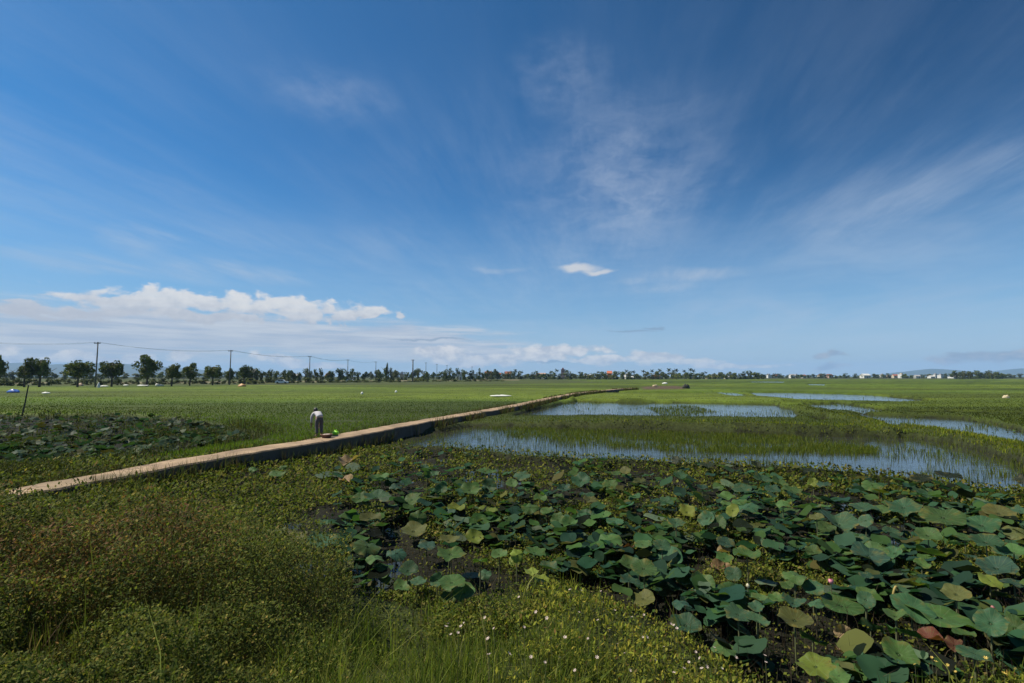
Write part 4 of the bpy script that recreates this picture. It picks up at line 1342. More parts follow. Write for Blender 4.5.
# ------------------------------------------------------------------ trees
def crown_mesh(seed, n, blobs, leaf, shape=(1, 1, 1), pal=None):
    """crown of unit half width, centred on its own origin"""
    g = np.random.default_rng(seed)
    cs = []
    for k in range(blobs):
        v = g.normal(0, 1, 3); v /= np.linalg.norm(v)
        v *= g.uniform(0.25, 0.78)
        cs.append((v * np.array(shape), g.uniform(0.26, 0.46)))
    P, N, K = [], [], []
    for k, (c, r) in enumerate(cs):
        m = n // blobs
        v = g.normal(0, 1, (m, 3)); v /= np.linalg.norm(v, axis=1)[:, None]
        P.append(c + v * r * g.uniform(0.6, 1.08, (m, 1)) * np.array([1, 1, 0.8])); N.append(v); K.append(np.full(m, k))
    P, N, K = np.vstack(P), np.vstack(N), np.concatenate(K)
    n = len(P)
    d = N + g.normal(0, 0.7, (n, 3)); d /= np.linalg.norm(d, axis=1)[:, None]
    t = np.cross(d, g.normal(0, 1, (n, 3))); t /= np.linalg.norm(t, axis=1)[:, None]
    b = np.cross(d, t)
    L = leaf * g.uniform(0.6, 1.4, (n, 1))
    V = np.stack([P - t * L, P + b * L * 0.6, P + t * L, P - b * L * 0.6], 1).reshape(-1, 3)
    T = (np.array([[0, 1, 2], [0, 2, 3]])[None] + (np.arange(n) * 4)[:, None, None]).reshape(-1, 3)
    pal = pal or [(0.95, 1.0, 0.9), (1.25, 1.2, 0.9), (0.7, 0.78, 0.7)]
    bt = g.uniform(0.8, 1.25, blobs)
    c = np.array(pal)[g.integers(0, len(pal), n)] * bt[K][:, None] * g.uniform(0.85, 1.15, (n, 1))
    o = np_mesh('crown', V, T, M_TREE, np.repeat(c, 4, 0), link=False)
    me = o.data; bpy.data.objects.remove(o)
    return me


def trunk_mesh(seed, limbs=5):
    """unit trunk: 1 high, limbs spread into the crown"""
    r_ = random.Random(seed)
    bm = bmesh.new()
    tube(bm, [(0, 0, -0.06), (r_.uniform(-.02, .02), 0, 0.3), (r_.uniform(-.03, .03), 0.02, 0.62), (0, 0, 0.9)], [0.034, 0.026, 0.02, 0.008], 7)
    for k in range(limbs):
        a = k * 2 * PI / limbs + r_.uniform(-.4, .4); z = r_.uniform(0.32, 0.55); l = r_.uniform(0.22, 0.36)
        tube(bm, [(0, 0, z), (math.cos(a) * l * .5, math.sin(a) * l * .5, z + 0.10), (math.cos(a) * l, math.sin(a) * l, z + 0.26)], [0.014, 0.010, 0.004], 5)
    me = bpy.data.meshes.new('trunk'); bm.to_mesh(me); bm.free(); me.materials.append(M_BARK)
    for p in me.polygons: p.use_smooth = True
    return me


BIG = [crown_mesh(s, 1700, 15, 0.08, (1, 1, 0.9)) for s in (1, 2, 3, 4)]
SMALL = [crown_mesh(s, 420, 9, 0.12, sh) for s, sh in ((11, (1, 1, .9)), (12, (.9, .9, 1.1)), (13, (1, 1, .75)), (14, (.75, .75, 1.25)))]
TRK = [trunk_mesh(s) for s in (1, 2, 3)]


def palm_meshes(seed):
    g = random.Random(seed)
    bm = bmesh.new()
    tube(bm, [(0, 0, -0.05), (0.02, 0, 0.4), (0.05, 0.01, 0.86)], [0.022, 0.016, 0.013], 6)
    tm = bpy.data.meshes.new('trunk'); bm.to_mesh(tm); bm.free(); tm.materials.append(M_BARK)
    V, T, C = [], [], []
    for k in range(17):
        a = k * 2.399 + g.uniform(-.2, .2); el = g.uniform(-0.35, 1.1); L = g.uniform(0.26, 0.36)
        p = Vector((0.05, 0.01, 0.86)); dirv = Vector((math.cos(a) * math.cos(el), math.sin(a) * math.cos(el), math.sin(el)))
        side = Vector((-math.sin(a), math.cos(a), 0))
        b0 = len(V)
        for i in range(6):
            w = 0.052 * (math.sin(PI * (i + .6) / 6.4)) + 0.004
            V += [p - side * w + Vector((0, 0, -w * .6)), p, p + side * w + Vector((0, 0, -w * .6))]
            col = np.array((1, 1.02, .9)) * g.uniform(.75, 1.3); C += [col] * 3
            p = p + dirv * L / 6; dirv = (dirv + Vector((0, 0, -0.20))).normalized()
        for i in range(5):
            q = b0 + i * 3
            T += [(q, q + 1, q + 4), (q, q + 4, q + 3), (q + 1, q + 2, q + 5), (q + 1, q + 5, q + 4)]
    o = np_mesh('crown', np.array([tuple(v) for v in V]), np.array(T), M_TREE, np.array(C), link=False)
    me = o.data; bpy.data.objects.remove(o)
    return tm, me


PALM = [palm_meshes(s) for s in (3, 4, 5)]
GREENS = [(0.062, 0.084, 0.022), (0.074, 0.094, 0.024), (0.052, 0.072, 0.021), (0.084, 0.094, 0.027)]


def tree(px, top, w, y, label, group=None, meshes=SMALL, dens=0, col=None, low=0.30, name='tree'):
    r_ = random.Random(int(px * 31 + top * 7))
    x = (px - 512) / F * y / 1.0
    x = at_y(px, 376, y)[0]
    b = land1(x, y)
    H = at_y(px, top, y)[2] - b
    rad = w * y / F / 2
    e = empty(name, (x, y, b), r_.uniform(0, 6.28))
    tag(e, label, 'tree', group)
    tk = bpy.data.objects.new('trunk', r_.choice(TRK)); COL.objects.link(tk); tk.parent = e; tk.scale = (H, H, H * 0.9)
    ch = H * (1 - low)
    cr = bpy.data.objects.new('crown', r_.choice(meshes)); COL.objects.link(cr); cr.parent = e
    cr.location = (0, 0, H - ch / 2); cr.scale = (rad, rad, ch / 2 / 0.88)
    k = r_.uniform(0.8, 1.2)
    cr.color = (*[v * k for v in (col or r_.choice(GREENS))], 1)
    return e


def palm(px, top, y, label, group):
    r_ = random.Random(int(px * 17 + top))
    x = at_y(px, 376, y)[0]; b = land1(x, y)
    H = at_y(px, top, y)[2] - b
    e = empty('palm_tree', (x, y, b), r_.uniform(0, 6.28)); tag(e, label, 'palm tree', group)
    tm, cm = r_.choice(PALM)
    tk = bpy.data.objects.new('trunk', tm); cr = bpy.data.objects.new('crown', cm)
    for o in (tk, cr):
        COL.objects.link(o); o.parent = e; o.scale = (H, H, H)
    k = r_.uniform(0.75, 1.1)
    cr.color = (0.034 * k, 0.048 * k, 0.018 * k, 1)


ROW = [(-1, 354, 15, 118, 'rounded tree cut off at the west end of the roadside row'), (25, 357, 22, 119, 'broad dark tree joined to its taller neighbour over the leaning stake'), (40, 353.5, 19, 121, 'taller tree merged with a broader one behind the leaning stake'), (78, 357, 30, 121, 'wide round tree just west of the nearest utility pole'), (112, 357, 25, 124, 'round tree just past the nearest utility pole'), (147, 354.5, 28, 127, 'tallest roadside tree with sunlit top above the white sheets'), (172, 360.5, 19, 130, 'smaller roadside tree right after the tallest one'), (190, 362.5, 19, 138, 'loose crowned roadside tree between the tallest tree and the second pole'), (213, 362.5, 20, 144, 'dense dark roadside tree just before the second utility pole'), (229.5, 368, 11, 156, 'low tree hiding the foot of the second utility pole'), (244.5, 362.5, 14, 158, 'upright dark tree just past the second utility pole')]
for px, top, w, y, lb in ROW:
    tree(px, top, w * 0.92, y, lb, 'trees along the road', BIG, low=0.16, col=random.choice([(0.092, 0.106, 0.026), (0.076, 0.094, 0.024)]))

_t = random.Random(9)
lst = []
px = 251
while px < 500:
    lst.append((px, _t.uniform(367.5, 372.5), _t.uniform(7, 12), 190 + (px - 250) * 0.8 + _t.uniform(-20, 40)))
    px += _t.uniform(4.0, 6.6)
lst += [(386, 360.5, 5, 260), (391, 367, 4, 260), (446, 369.5, 10, 300), (465, 370.5, 10, 330), (479, 368.5, 6, 340), (252, 364.5, 6, 200)]
lst.sort()
poles_px = [231, 310, 348, 376, 413, 437, 500]
seg_names = ['second and third', 'third and fourth', 'fourth and fifth', 'fifth and thick', 'thick and slender end', 'last slender']
cnt = {}
for px, top, w, y in lst:
    k = next((i for i in range(6) if px < poles_px[i + 1]), 5)
    cnt[k] = cnt.get(k, 0) + 1
    where = 'between the %s utility poles' % seg_names[k] if k < 5 else 'east of the last utility pole'
    lb = 'small dark roadside tree %s, %s from left' % (where, nth(cnt[k]))
    if (px, top) == (386, 360.5): lb = 'tall slim dark tree sticking up beside the thick utility pole'
    tree(px, top, w, y, lb, 'small trees in the distant roadside row', SMALL, low=-0.05)

# wood behind the road on the left, far off
lst = [(-4 + i * 8.6 + _t.uniform(-2, 2), _t.uniform(370, 373.5), _t.uniform(10, 15), 330 + _t.uniform(-40, 60)) for i in range(30)]
for i, (px, top, w, y) in enumerate(lst):
    tree(px, top, w, y, 'low tree of the dim wood behind the roadside row, %s from the left' % nth(i + 1), 'trees of the far wood behind the road', SMALL, low=0.03)

# village trees and palms
pal = [(515, 369.5), (522, 371), (551, 370.5), (557, 369), (566, 369.5), (598, 371), (626, 370), (634, 370.5), (644, 370), (652, 369.5), (660, 369), (668.5, 368.5), (673, 370), (676.5, 369), (684, 370), (690, 368.5), (693, 369.5), (706, 371.5), (536, 370.5), (580, 371.5)]
for i, (px, top) in enumerate(sorted(pal)):
    palm(px, top, 430 + _t.uniform(-30, 30), 'dark feathery palm rising over the village tree line, %s from the left' % nth(i + 1), 'palms in the village tree line')
lst = []
px = 487
while px < 762:
    lst.append((px, _t.uniform(370.5, 373.5), _t.uniform(9, 15), 425 + _t.uniform(-20, 40))); px += _t.uniform(4.2, 7)
for i, (px, top, w, y) in enumerate(lst):
    tree(px, top, w, y, 'bushy tree in the village tree line past the path end, %s from the left' % nth(i + 1), 'trees in the village tree line', SMALL, low=-0.15)
lst = []
px = 764
while px < 1040:
    hi = 953 < px < 1003
    lst.append((px, _t.uniform(370, 372.2) if hi else _t.uniform(373, 375.2), _t.uniform(7, 11) if hi else _t.uniform(5, 10), (480 if hi else 650) + _t.uniform(-30, 60))); px += _t.uniform(3.2, 4.6) if hi else _t.uniform(3.4, 5.8)
n1 = n2 = 0
for px, top, w, y in lst:
    if 953 < px < 1003:
        n1 += 1
        tree(px, top, w, y, 'tree of the dark taller grove beside the far hill, %s from the left' % nth(n1), 'trees of the dark grove', SMALL, low=-0.15)
    else:
        n2 += 1
        tree(px, top, w, y, 'low tree among the white houses on the horizon, %s from the left' % nth(n2), 'low trees among the horizon houses', SMALL, low=-0.15)

# scrub bushes on the road bank
bush_lst = []
px = -5
while px < 505:
    bush_lst.append((px, _t.uniform(376.5, 381.0), _t.uniform(7, 15), np.interp(px, [0, 250, 500], [132, 168, 260]) + _t.uniform(-4, 14))); px += _t.uniform(4.5, 8)
for i, (px, top, w, y) in enumerate(bush_lst):
    x = at_y(px, 376, y)[0]; b = land1(x, y)
    H = max(0.5, at_y(px, top, y)[2] - b)
    e = bpy.data.objects.new('shrub', SMALL[i % 4]); COL.objects.link(e)
    e.location = (x, y, b + H * 0.42); e.scale = (w * y / F / 2, w * y / F / 2.4, H * 0.6); e.rotation_euler = (0, 0, i)
    k = _t.uniform(0.8, 1.25); e.color = (0.062 * k, 0.074 * k, 0.022 * k, 1)
    tag(e, 'low olive shrub on the scrubby road bank at the field edge, %s from the left' % nth(i + 1), 'shrub', 'shrubs on the road bank')

# ------------------------------------------------------------------ utility poles and cables
POLES = [(-70, 336, 100, .16), (98, 342, 118, .17), (231, 350, 152, .18), (310, 356, 200, .2), (348, 359.5, 250, .2), (376, 361.5, 290, .2), (413, 359.5, 240, .36), (426, 362.5, 330, .2), (437, 364, 370, .2), (447, 365, 400, .2), (472, 366.5, 440, .2)]
PL = ['tall utility pole outside the west end', 'nearest dark utility pole with crossarm rising between two round trees', 'second utility pole, standing before an upright dark tree', 'third utility pole along the road above small trees', 'fourth utility pole along the road, thin and grey', 'fifth utility pole along the road, thin and faint', 'thick dark utility pole taller than its neighbours beside the slim tree', 'slender utility pole just past the thick one', 'second slender pole past the thick utility pole', 'third slender pole past the thick utility pole', 'last faint utility pole before the village trees']
tops = []
for i, ((px, top, y, r), lb) in enumerate(zip(POLES, PL)):
    x, _, zt = at_y(px, top, y)
    b = land1(x, y)
    tops.append(Vector((x, y, zt)))
    if i == 0: continue
    e = empty('utility_pole', (x, y, b)); tag(e, lb, 'utility pole', 'utility poles along the road')
    bm = bmesh.new(); tube(bm, [(0, 0, -0.3), (0, 0, (zt - b) * .5), (0, 0, zt - b)], [r, r * .85, r * .68], 8)
    bm_obj('shaft', bm, M_POLE, e, smooth=True)
    bm = bmesh.new(); box(bm, -0.75, 0.75, -0.07 - r, 0.07 - r, zt - b - 0.42, zt - b - 0.26)
    bm_obj('crossarm', bm, M_POLE, e)
    for k in (-0.65, 0.0, 0.65):
        bm = bmesh.new(); tube(bm, [(k, -r, zt - b - 0.26), (k, -r, zt - b - 0.18), (k, -r, zt - b - 0.05)], [0.05, 0.075, 0.04], 7)
        bm_obj('insulator', bm, M_WIRE, e)
names = ['from beyond the frame to the nearest pole', 'from the nearest pole to the second', 'from the second pole to the third', 'from the third pole to the fourth', 'from the fourth pole to the fifth']
for i in range(5):
    for j, off in enumerate((-0.65, 0.65)):
        if i > 3 and j: continue
        a = tops[i] + Vector((off, -0.2, -0.05)); b = tops[i + 1] + Vector((off, -0.2, -0.05))
        sag = 0.9 + 0.25 * j
        pts = [a.lerp(b, t / 14) - Vector((0, 0, 4 * sag * (t / 14) * (1 - t / 14))) for t in range(15)]
        bm = bmesh.new(); rr = 0.014 * (1 + i * 0.35)
        mid = pts[7]
        tube(bm, [p - mid for p in pts], rr, 5)
        o = bm_obj('power_line', bm, M_WIRE); o.location = mid
        tag(o, '%s overhead cable sagging %s' % (('nearer', 'farther')[j == 0], names[i]), 'cable', 'overhead cables')

# ------------------------------------------------------------------ houses
def house(px, base, w, top, y, wall, roof, kind, label):
    x = at_y(px, 376, y)[0]; b = land1(x, y)
    s = y / F
    Wd = w * s; H = max(2.6, at_y(px, top, y)[2] - b); D = min(9, max(4, Wd))
    e = empty('house', (x, y, b), random.uniform(-0.25, 0.25)); tag(e, label, 'house', 'houses along the horizon')
    rh = 0.0 if kind == 'flat' else min(0.35 * H, 2.2)
    bm = bmesh.new(); box(bm, -Wd / 2, Wd / 2, -D / 2, D / 2, -0.3, H - rh)
    if rh:
        for sx in (-1, 1):
            p = [bm.verts.new(v) for v in ((sx * (Wd / 2 - 0.003), -D / 2, H - rh + .002), (sx * (Wd / 2 - 0.003), D / 2, H - rh + .002), (sx * (Wd / 2 - 0.003), 0, H - 0.12))]
            bm.faces.new(p)
    o = bm_obj('wall', bm, M_OBJ, e); o.color = (*wall, 1)
    bm = bmesh.new()
    if rh:
        ov = 0.35
        for sg in (-1, 1):
            v = [bm.verts.new(q) for q in ((-Wd / 2 - ov, sg * (D / 2 + ov), H - rh - 0.15), (Wd / 2 + ov, sg * (D / 2 + ov), H - rh - 0.15), (Wd / 2 + ov, 0, H), (-Wd / 2 - ov, 0, H))]
            t = [bm.verts.new(q.co + Vector((0, 0, 0.14))) for q in v]
            bm.faces.new(v); bm.faces.new(t)
            for k in range(4): bm.faces.new((v[k], v[(k + 1) % 4], t[(k + 1) % 4], t[k]))
    else:
        box(bm, -Wd / 2 - .2, Wd / 2 + .2, -D / 2 - .2, D / 2 + .2, H + 0.002, H + 0.25)
        box(bm, -Wd * 0.2, Wd * 0.2, -1.2, 1.2, H + 0.26, H + 1.6)
    o = bm_obj('roof', bm, M_OBJ, e); o.color = (*roof, 1)
    st = max(1, int((H - rh) / 3.0)); nw = max(1, int(Wd / 2.4))
    for f in range(st):
        for k in range(nw):
            cx = -Wd / 2 + (k + .5) * Wd / nw; zz = f * 3.0 + 1.0
            bm = bmesh.new()
            if f == 0 and k == nw // 2: box(bm, cx - .5, cx + .5, -D / 2 - .06, -D / 2 + .1, 0.0, 2.1); bm_obj('door', bm, M_BARK, e)
            elif zz + 1.2 < H - rh: box(bm, cx - .5, cx + .5, -D / 2 - .05, -D / 2 + .1, zz, zz + 1.2); bm_obj('window', bm, M_GLASS, e)


W_, CR, PK, RD, GY, OR = (0.56, 0.56, 0.54), (0.46, 0.40, 0.30), (0.40, 0.26, 0.22), (0.30, 0.10, 0.06), (0.30, 0.30, 0.31), (0.52, 0.15, 0.07)
HOUSES = [(253, 380, 6, 369.5, 230, CR, GY, 'gable', 'grey roofed cream house behind the upright roadside tree'), (296, 380, 8, 374, 260, CR, GY, 'gable', 'beige house in the trees before the third utility pole'), (330, 380, 6, 373, 300, CR, RD, 'gable', 'small beige house past the third utility pole'), (402, 380, 4, 374.5, 270, CR, GY, 'flat', 'narrow pale hut just before the thick utility pole'), (461, 380, 3.5, 374.5, 340, W_, GY, 'flat', 'narrow white house between the slender poles and the village'), (473, 380, 6, 374.5, 360, W_, GY, 'flat', 'low white house at the start of the village'), (488, 380, 6, 371.5, 420, PK, RD, 'gable', 'reddish roofed house at the near end of the village'), (508, 380, 6, 371.5, 430, PK, RD, 'gable', 'pink walled house with a red roof among the first palms'), (498, 380, 5, 373, 425, W_, RD, 'gable', 'small white house between two red roofed houses'), (541, 380, 9, 373, 440, W_, PK, 'gable', 'white gabled house in the middle of the village trees'), (563, 380, 4, 369.5, 450, PK, RD, 'flat', 'tall pinkish tower house between two palms'), (588, 380, 7, 374.5, 430, GY, W_, 'gable', 'pale grey low house left of the orange house'), (609.5, 380, 4.5, 371, 430, OR, OR, 'gable', 'bright orange red narrow house above the end of the path'), (628, 380, 6, 374.5, 430, W_, GY, 'flat', 'white house just right of the orange one'), (631.5, 380, 2.4, 377, 400, W_, W_, 'gable', 'tiny white hut below the white house near the orange one'), (656.5, 380, 5, 374.5, 425, RD, RD, 'gable', 'brick red low house half hidden under palms'), (709, 380, 5, 377, 420, CR, CR, 'gable', 'low cream hut just past the dense palms'), (719.5, 380, 5, 374.5, 470, W_, GY, 'flat', 'white tall house with stepped roof left of a low cream one'), (729, 380, 7, 377, 450, CR, GY, 'gable', 'long low cream house beside the stepped white house'), (769, 380, 4, 374.3, 620, W_, GY, 'flat', 'distant white house first in the eastern row'), (775, 380, 3.5, 373.8, 640, W_, RD, 'gable', 'distant white house with red roof in the eastern row'), (792, 380, 5, 373.5, 620, W_, GY, 'gable', 'distant wide white house in the middle of the eastern row'), (796.5, 380, 3, 374.3, 650, CR, GY, 'flat', 'distant cream house touching the wide white house'), (803.5, 380, 4, 374, 640, W_, RD, 'gable', 'distant white house right of the cream house'), (820, 380, 4, 373.8, 650, CR, RD, 'gable', 'distant cream house under the small cloud'), (829, 380, 6, 373.5, 650, PK, RD, 'gable', 'distant reddish house under the small cloud'), (865, 380, 7.5, 373.2, 600, W_, W_, 'gable', 'bright white house with two peaks standing alone'), (882, 380, 3.5, 374.2, 620, W_, GY, 'flat', 'small bright white house left of the red roofs'), (888.5, 380, 3, 374.2, 630, PK, GY, 'gable', 'small rose house between white and red roofed ones'), (895, 380, 5, 373.8, 640, CR, RD, 'gable', 'red roofed cream house in the eastern row'), (901.5, 380, 5, 373.6, 620, W_, CR, 'flat', 'cream topped block right of the red roofed house'), (917, 380, 5, 374.4, 600, W_, GY, 'gable', 'white gabled house just before the far hill'), (931, 380, 5, 375, 580, W_, W_, 'gable', 'white house directly below the far hill peak'), (935.5, 380, 3, 373.9, 640, W_, GY, 'flat', 'small white house touching the hill foot'), (940.7, 380, 4.5, 374.4, 600, W_, GY, 'flat', 'white block right of the far hill peak'), (953, 380, 7, 375.2, 560, W_, CR, 'gable', 'long low white house before the dark grove')]
for h in HOUSES: house(*h[:2], h[2] * (0.85 if h[0] > 740 else 1), h[3] + (0.6 if h[0] > 740 else 0), h[4] + (35 if 485 < h[0] < 740 else 45 if h[0] > 740 else 0), *h[5:])

# ------------------------------------------------------------------ vehicles on the road
MTY = plain('tyre', (0.02, 0.02, 0.02), 0.8)


def car(px, y, col, label, name, L=4.2, Hh=1.5):
    x = at_y(px, 376, y)[0]; b = land1(x, y)
    e = empty(name, (x, y, b + 0.01), 0.25); tag(e, label, name.replace('_', ' '))
    prof = [(-.5, .18), (.5, .18), (.5, .5), (.46, .58), (.27, .62), (.12, 1.0), (-.28, 1.0), (-.46, .64), (-.5, .58)]
    bm = bmesh.new()
    a = [bm.verts.new((p * L, -0.85, q * Hh)) for p, q in prof]; c = [bm.verts.new((p * L, 0.85, q * Hh)) for p, q in prof]
    bm.faces.new(a); bm.faces.new(c[::-1])
    for k in range(len(prof)): bm.faces.new((a[k], a[(k + 1) % len(prof)], c[(k + 1) % len(prof)], c[k]))
    o = bm_obj('body', bm, M_OBJ, e); o.color = (*col, 1)
    for x0, x1 in ((-.26, -.06), (-.04, .12)):
        bm = bmesh.new(); box(bm, x0 * L, x1 * L, -0.865, -0.84, .66 * Hh, .93 * Hh); bm_obj('window', bm, M_GLASS, e)
    for wx in (-.31, .31):
        for sy in (-.8, .8):
            bm = bmesh.new(); tube(bm, [(wx * L, sy - .1, .32), (wx * L, sy + .1, .32)], 0.32, 14); bm_obj('wheel', bm, MTY, e)


car(282, 176, (0.75, 0.76, 0.78), 'white car on the road below small trees, nearer the second pole', 'car')
car(351, 215, (0.72, 0.72, 0.72), 'small white car on the road beside the fourth utility pole', 'car')
car(252.5, 170, (0.55, 0.42, 0.10), 'dull yellow truck on the road past the upright roadside tree', 'truck', 3.6, 2.0)

# ------------------------------------------------------------------ hills
def hill(pts, y, label, depth=1500):
    """ridge profile given as pixels; a long rounded ridge at depth y"""
    P = []
    n = 60
    pxs = np.linspace(pts[0][0], pts[-1][0], n)
    tops_ = np.interp(pxs, [p[0] for p in pts], [p[1] for p in pts])
    prof = np.array([max(0.5, at_y(px, t, y)[2]) for px, t in zip(pxs, tops_)])
    X = np.array([at_y(px, 376, y)[0] for px in pxs])
    prof = prof * (1 + 0.05 * (fbm(X * 0.006, X * 0 + 3, 7) - 0.5))
    dd = np.linspace(-1, 1, 21)
    V = []
    for d in dd:
        for i in range(n):
            V.append((X[i], y + d * depth, -0.6 + prof[i] * (1 - abs(d) ** 1.3) * (1 + 0.25 * (vnoise(np.array(X[i] * 0.004), np.array(d * 4.0 + 9), 3) - 0.5) * min(1, abs(d) * 4))))
    idx = np.arange(21 * n).reshape(21, n)
    Q = np.stack([idx[:-1, :-1], idx[:-1, 1:], idx[1:, 1:], idx[1:, :-1]], -1).reshape(-1, 4)
    o = np_mesh('hills', np.array(V), Q, plain('hill_forest', (0.030, 0.050, 0.035), 0.9, scale=0.01), smooth=True)
    tag(o, label, 'hills', kind='structure')


hill([(-250, 372), (-150, 362), (-60, 367), (20, 362.5), (55, 365), (110, 362.5), (150, 366), (190, 369), (240, 374), (300, 376)], 6200, 'blue hazy mountains behind the roadside trees')
hill([(880, 376), (905, 373.5), (920, 370), (932, 368.6), (944, 370.2), (958, 373.5), (980, 376)], 6200, 'small blue peak behind the white houses', 900)
hill([(975, 376), (1000, 371.5), (1018, 368.6), (1040, 367.5), (1100, 366), (1200, 371), (1260, 376)], 6500, 'blue hill behind the dark grove', 1100)

# ------------------------------------------------------------------ haze
HAZE = 0.00011
bm = bmesh.new(); box(bm, -9700, 9700, -9700, 9700, -4, 260)
m = bpy.data.materials.new('thin_haze'); m.use_nodes = True
nt = m.node_tree; nt.nodes.clear()
out = nt.nodes.new('ShaderNodeOutputMaterial'); pv = nt.nodes.new('ShaderNodeVolumePrincipled')
pv.inputs['Color'].default_value = (0.40, 0.64, 1.0, 1); pv.inputs['Density'].default_value = HAZE
nt.links.new(pv.outputs[0], out.inputs['Volume'])
hz_o = bm_obj('haze', bm, m)
tag(hz_o, 'thin pale haze that turns the far hills blue', 'haze', kind='stuff')

# ------------------------------------------------------------------ sun and sky
SUN = Vector((-0.90, 0.04, 0)).normalized() * math.cos(math.radians(52)) + Vector((0, 0, math.sin(math.radians(52))))
sd_ = bpy.data.lights.new('sun', 'SUN'); sd_.energy = 5.0; sd_.angle = math.radians(0.5); sd_.color = (1.0, 0.92, 0.76)
so = bpy.data.objects.new('sun', sd_); COL.objects.link(so)
so.rotation_euler = SUN.to_track_quat('Z', 'Y').to_euler(); so.location = (0, 0, 50)

w = bpy.data.worlds.new('World'); SC.world = w; w.use_nodes = True
nt = w.node_tree
for n in list(nt.nodes): nt.nodes.remove(n)
L = nt.links.new


def val(v, sock):
    if isinstance(v, (int, float)): sock.default_value = v
    elif isinstance(v, (tuple, list)): sock.default_value = v
    else: L(v, sock)


def mth(op, a, b=None, c=None, clamp=False):
    n = nt.nodes.new('ShaderNodeMath'); n.operation = op; n.use_clamp = clamp
    for i, v in enumerate((a, b, c)):
        if v is not None: val(v, n.inputs[i])
    return n.outputs[0]


def vec(op, a, b=None, out=0):
    n = nt.nodes.new('ShaderNodeVectorMath'); n.operation = op
    val(a, n.inputs[0])
    if b is not None: val(b, n.inputs[1])
    return n.outputs['Value' if op in ('LENGTH', 'DOT_PRODUCT') else 'Vector']


def comb(x, y, z=0.0):
    n = nt.nodes.new('ShaderNodeCombineXYZ')
    val(x, n.inputs[0]); val(y, n.inputs[1]); val(z, n.inputs[2])
    return n.outputs[0]


def noise(v, scale, detail=5, rough=0.55, dist=0.0):
    n = nt.nodes.new('ShaderNodeTexNoise'); n.inputs['Scale'].default_value = scale
    n.inputs['Detail'].default_value = detail; n.inputs['Roughness'].default_value = rough; n.inputs['Distortion'].default_value = dist
    L(v, n.inputs['Vector']); return n.outputs['Fac']


def smooth(x, a, b):
    n = nt.nodes.new('ShaderNodeMapRange'); n.interpolation_type = 'SMOOTHSTEP'
    L(x, n.inputs[0]); n.inputs[1].default_value = a; n.inputs[2].default_value = b
    n.inputs[3].default_value = 0.0; n.inputs[4].default_value = 1.0
    return n.outputs[0]


def mixc(f, a, b):
    n = nt.nodes.new('ShaderNodeMix'); n.data_type = 'RGBA'
    val(f, n.inputs[0]); val(a, n.inputs[6]); val(b, n.inputs[7])
    return n.outputs[2]


tc = nt.nodes.new('ShaderNodeTexCoord')
D = tc.outputs['Generated']
sx = nt.nodes.new('ShaderNodeSeparateXYZ'); L(D, sx.inputs[0])
az = mth('ARCTAN2', sx.outputs[0], sx.outputs[1])
el = mth('ARCSINE', sx.outputs[2])
ae = comb(az, el, 0.0)
up = mth('MAXIMUM', sx.outputs[2], 0.0)
den = mth('ADD', up, 0.06)
pl = comb(mth('DIVIDE', sx.outputs[0], den), mth('DIVIDE', sx.outputs[1], den), 0.0)

sky = nt.nodes.new('ShaderNodeTexSky'); sky.sky_type = 'NISHITA'; sky.sun_disc = False
sky.sun_elevation = math.radians(52); sky.sun_rotation = math.atan2(SUN.x, SUN.y)
sky.air_density = 1.0; sky.dust_density = 0.6; sky.ozone_density = 2.5; sky.altitude = 0
SKYC = vec('MULTIPLY', sky.outputs[0], (0.25, 0.73, 1.08))
SKYC = mixc(smooth(el, 0.10, 0.95), SKYC, vec('MULTIPLY', SKYC, (0.86, 0.84, 0.82)))
# the deep blue band a quarter turn away from the sun
cosun = vec('DOT_PRODUCT', D, tuple(Vector((-0.62, 0.55, 0.10)).normalized()))
deep = mth('MULTIPLY', smooth(cosun, 0.75, -0.15), smooth(el, 0.02, 0.50))
SKYC = mixc(mth('MULTIPLY', deep, 0.58), SKYC, vec('MULTIPLY', SKYC, (0.24, 0.28, 0.34)))


def px2ae(px, py):
    d = ray(px, py); d.normalize()
    return math.atan2(d.x, d.y), math.asin(d.z)


def blob(px, py, rx, ry, coord):
    a, e = px2ae(px, py)
    a1, _ = px2ae(px + rx, py); _, e1 = px2ae(px, py - ry)
    v = vec('SUBTRACT', coord, (a, e, 0))
    v = vec('MULTIPLY', v, (1 / abs(a1 - a), 1 / abs(e1 - e), 0))
    return mth('SUBTRACT', 1.0, vec('LENGTH', v))


def field(blobs, coord):
    f = None
    for b in blobs:
        q = blob(*b, coord)
        f = q if f is None else mth('SMOOTH_MAX', f, q, 0.25)
    return f


# warped coordinates for ragged edges
nW = nt.nodes.new('ShaderNodeTexNoise'); nW.inputs['Scale'].default_value = 14; nW.inputs['Detail'].default_value = 6
L(vec('MULTIPLY', ae, (1, 2.2, 1)), nW.inputs['Vector'])
warp = vec('MULTIPLY', vec('SUBTRACT', nW.outputs['Color'], (0.5, 0.5, 0.5)), (0.10, 0.035, 0))
aew = vec('ADD', ae, warp)
streak = noise(vec('MULTIPLY', ae, (5.0, 70.0, 1.0)), 1.0, 6, 0.6)
puff = noise(vec('MULTIPLY', ae, (1.0, 1.7, 1.0)), 34, 7, 0.6)
puff2 = noise(vec('MULTIPLY', ae, (1.0, 1.8, 1.0)), 16, 6, 0.6)

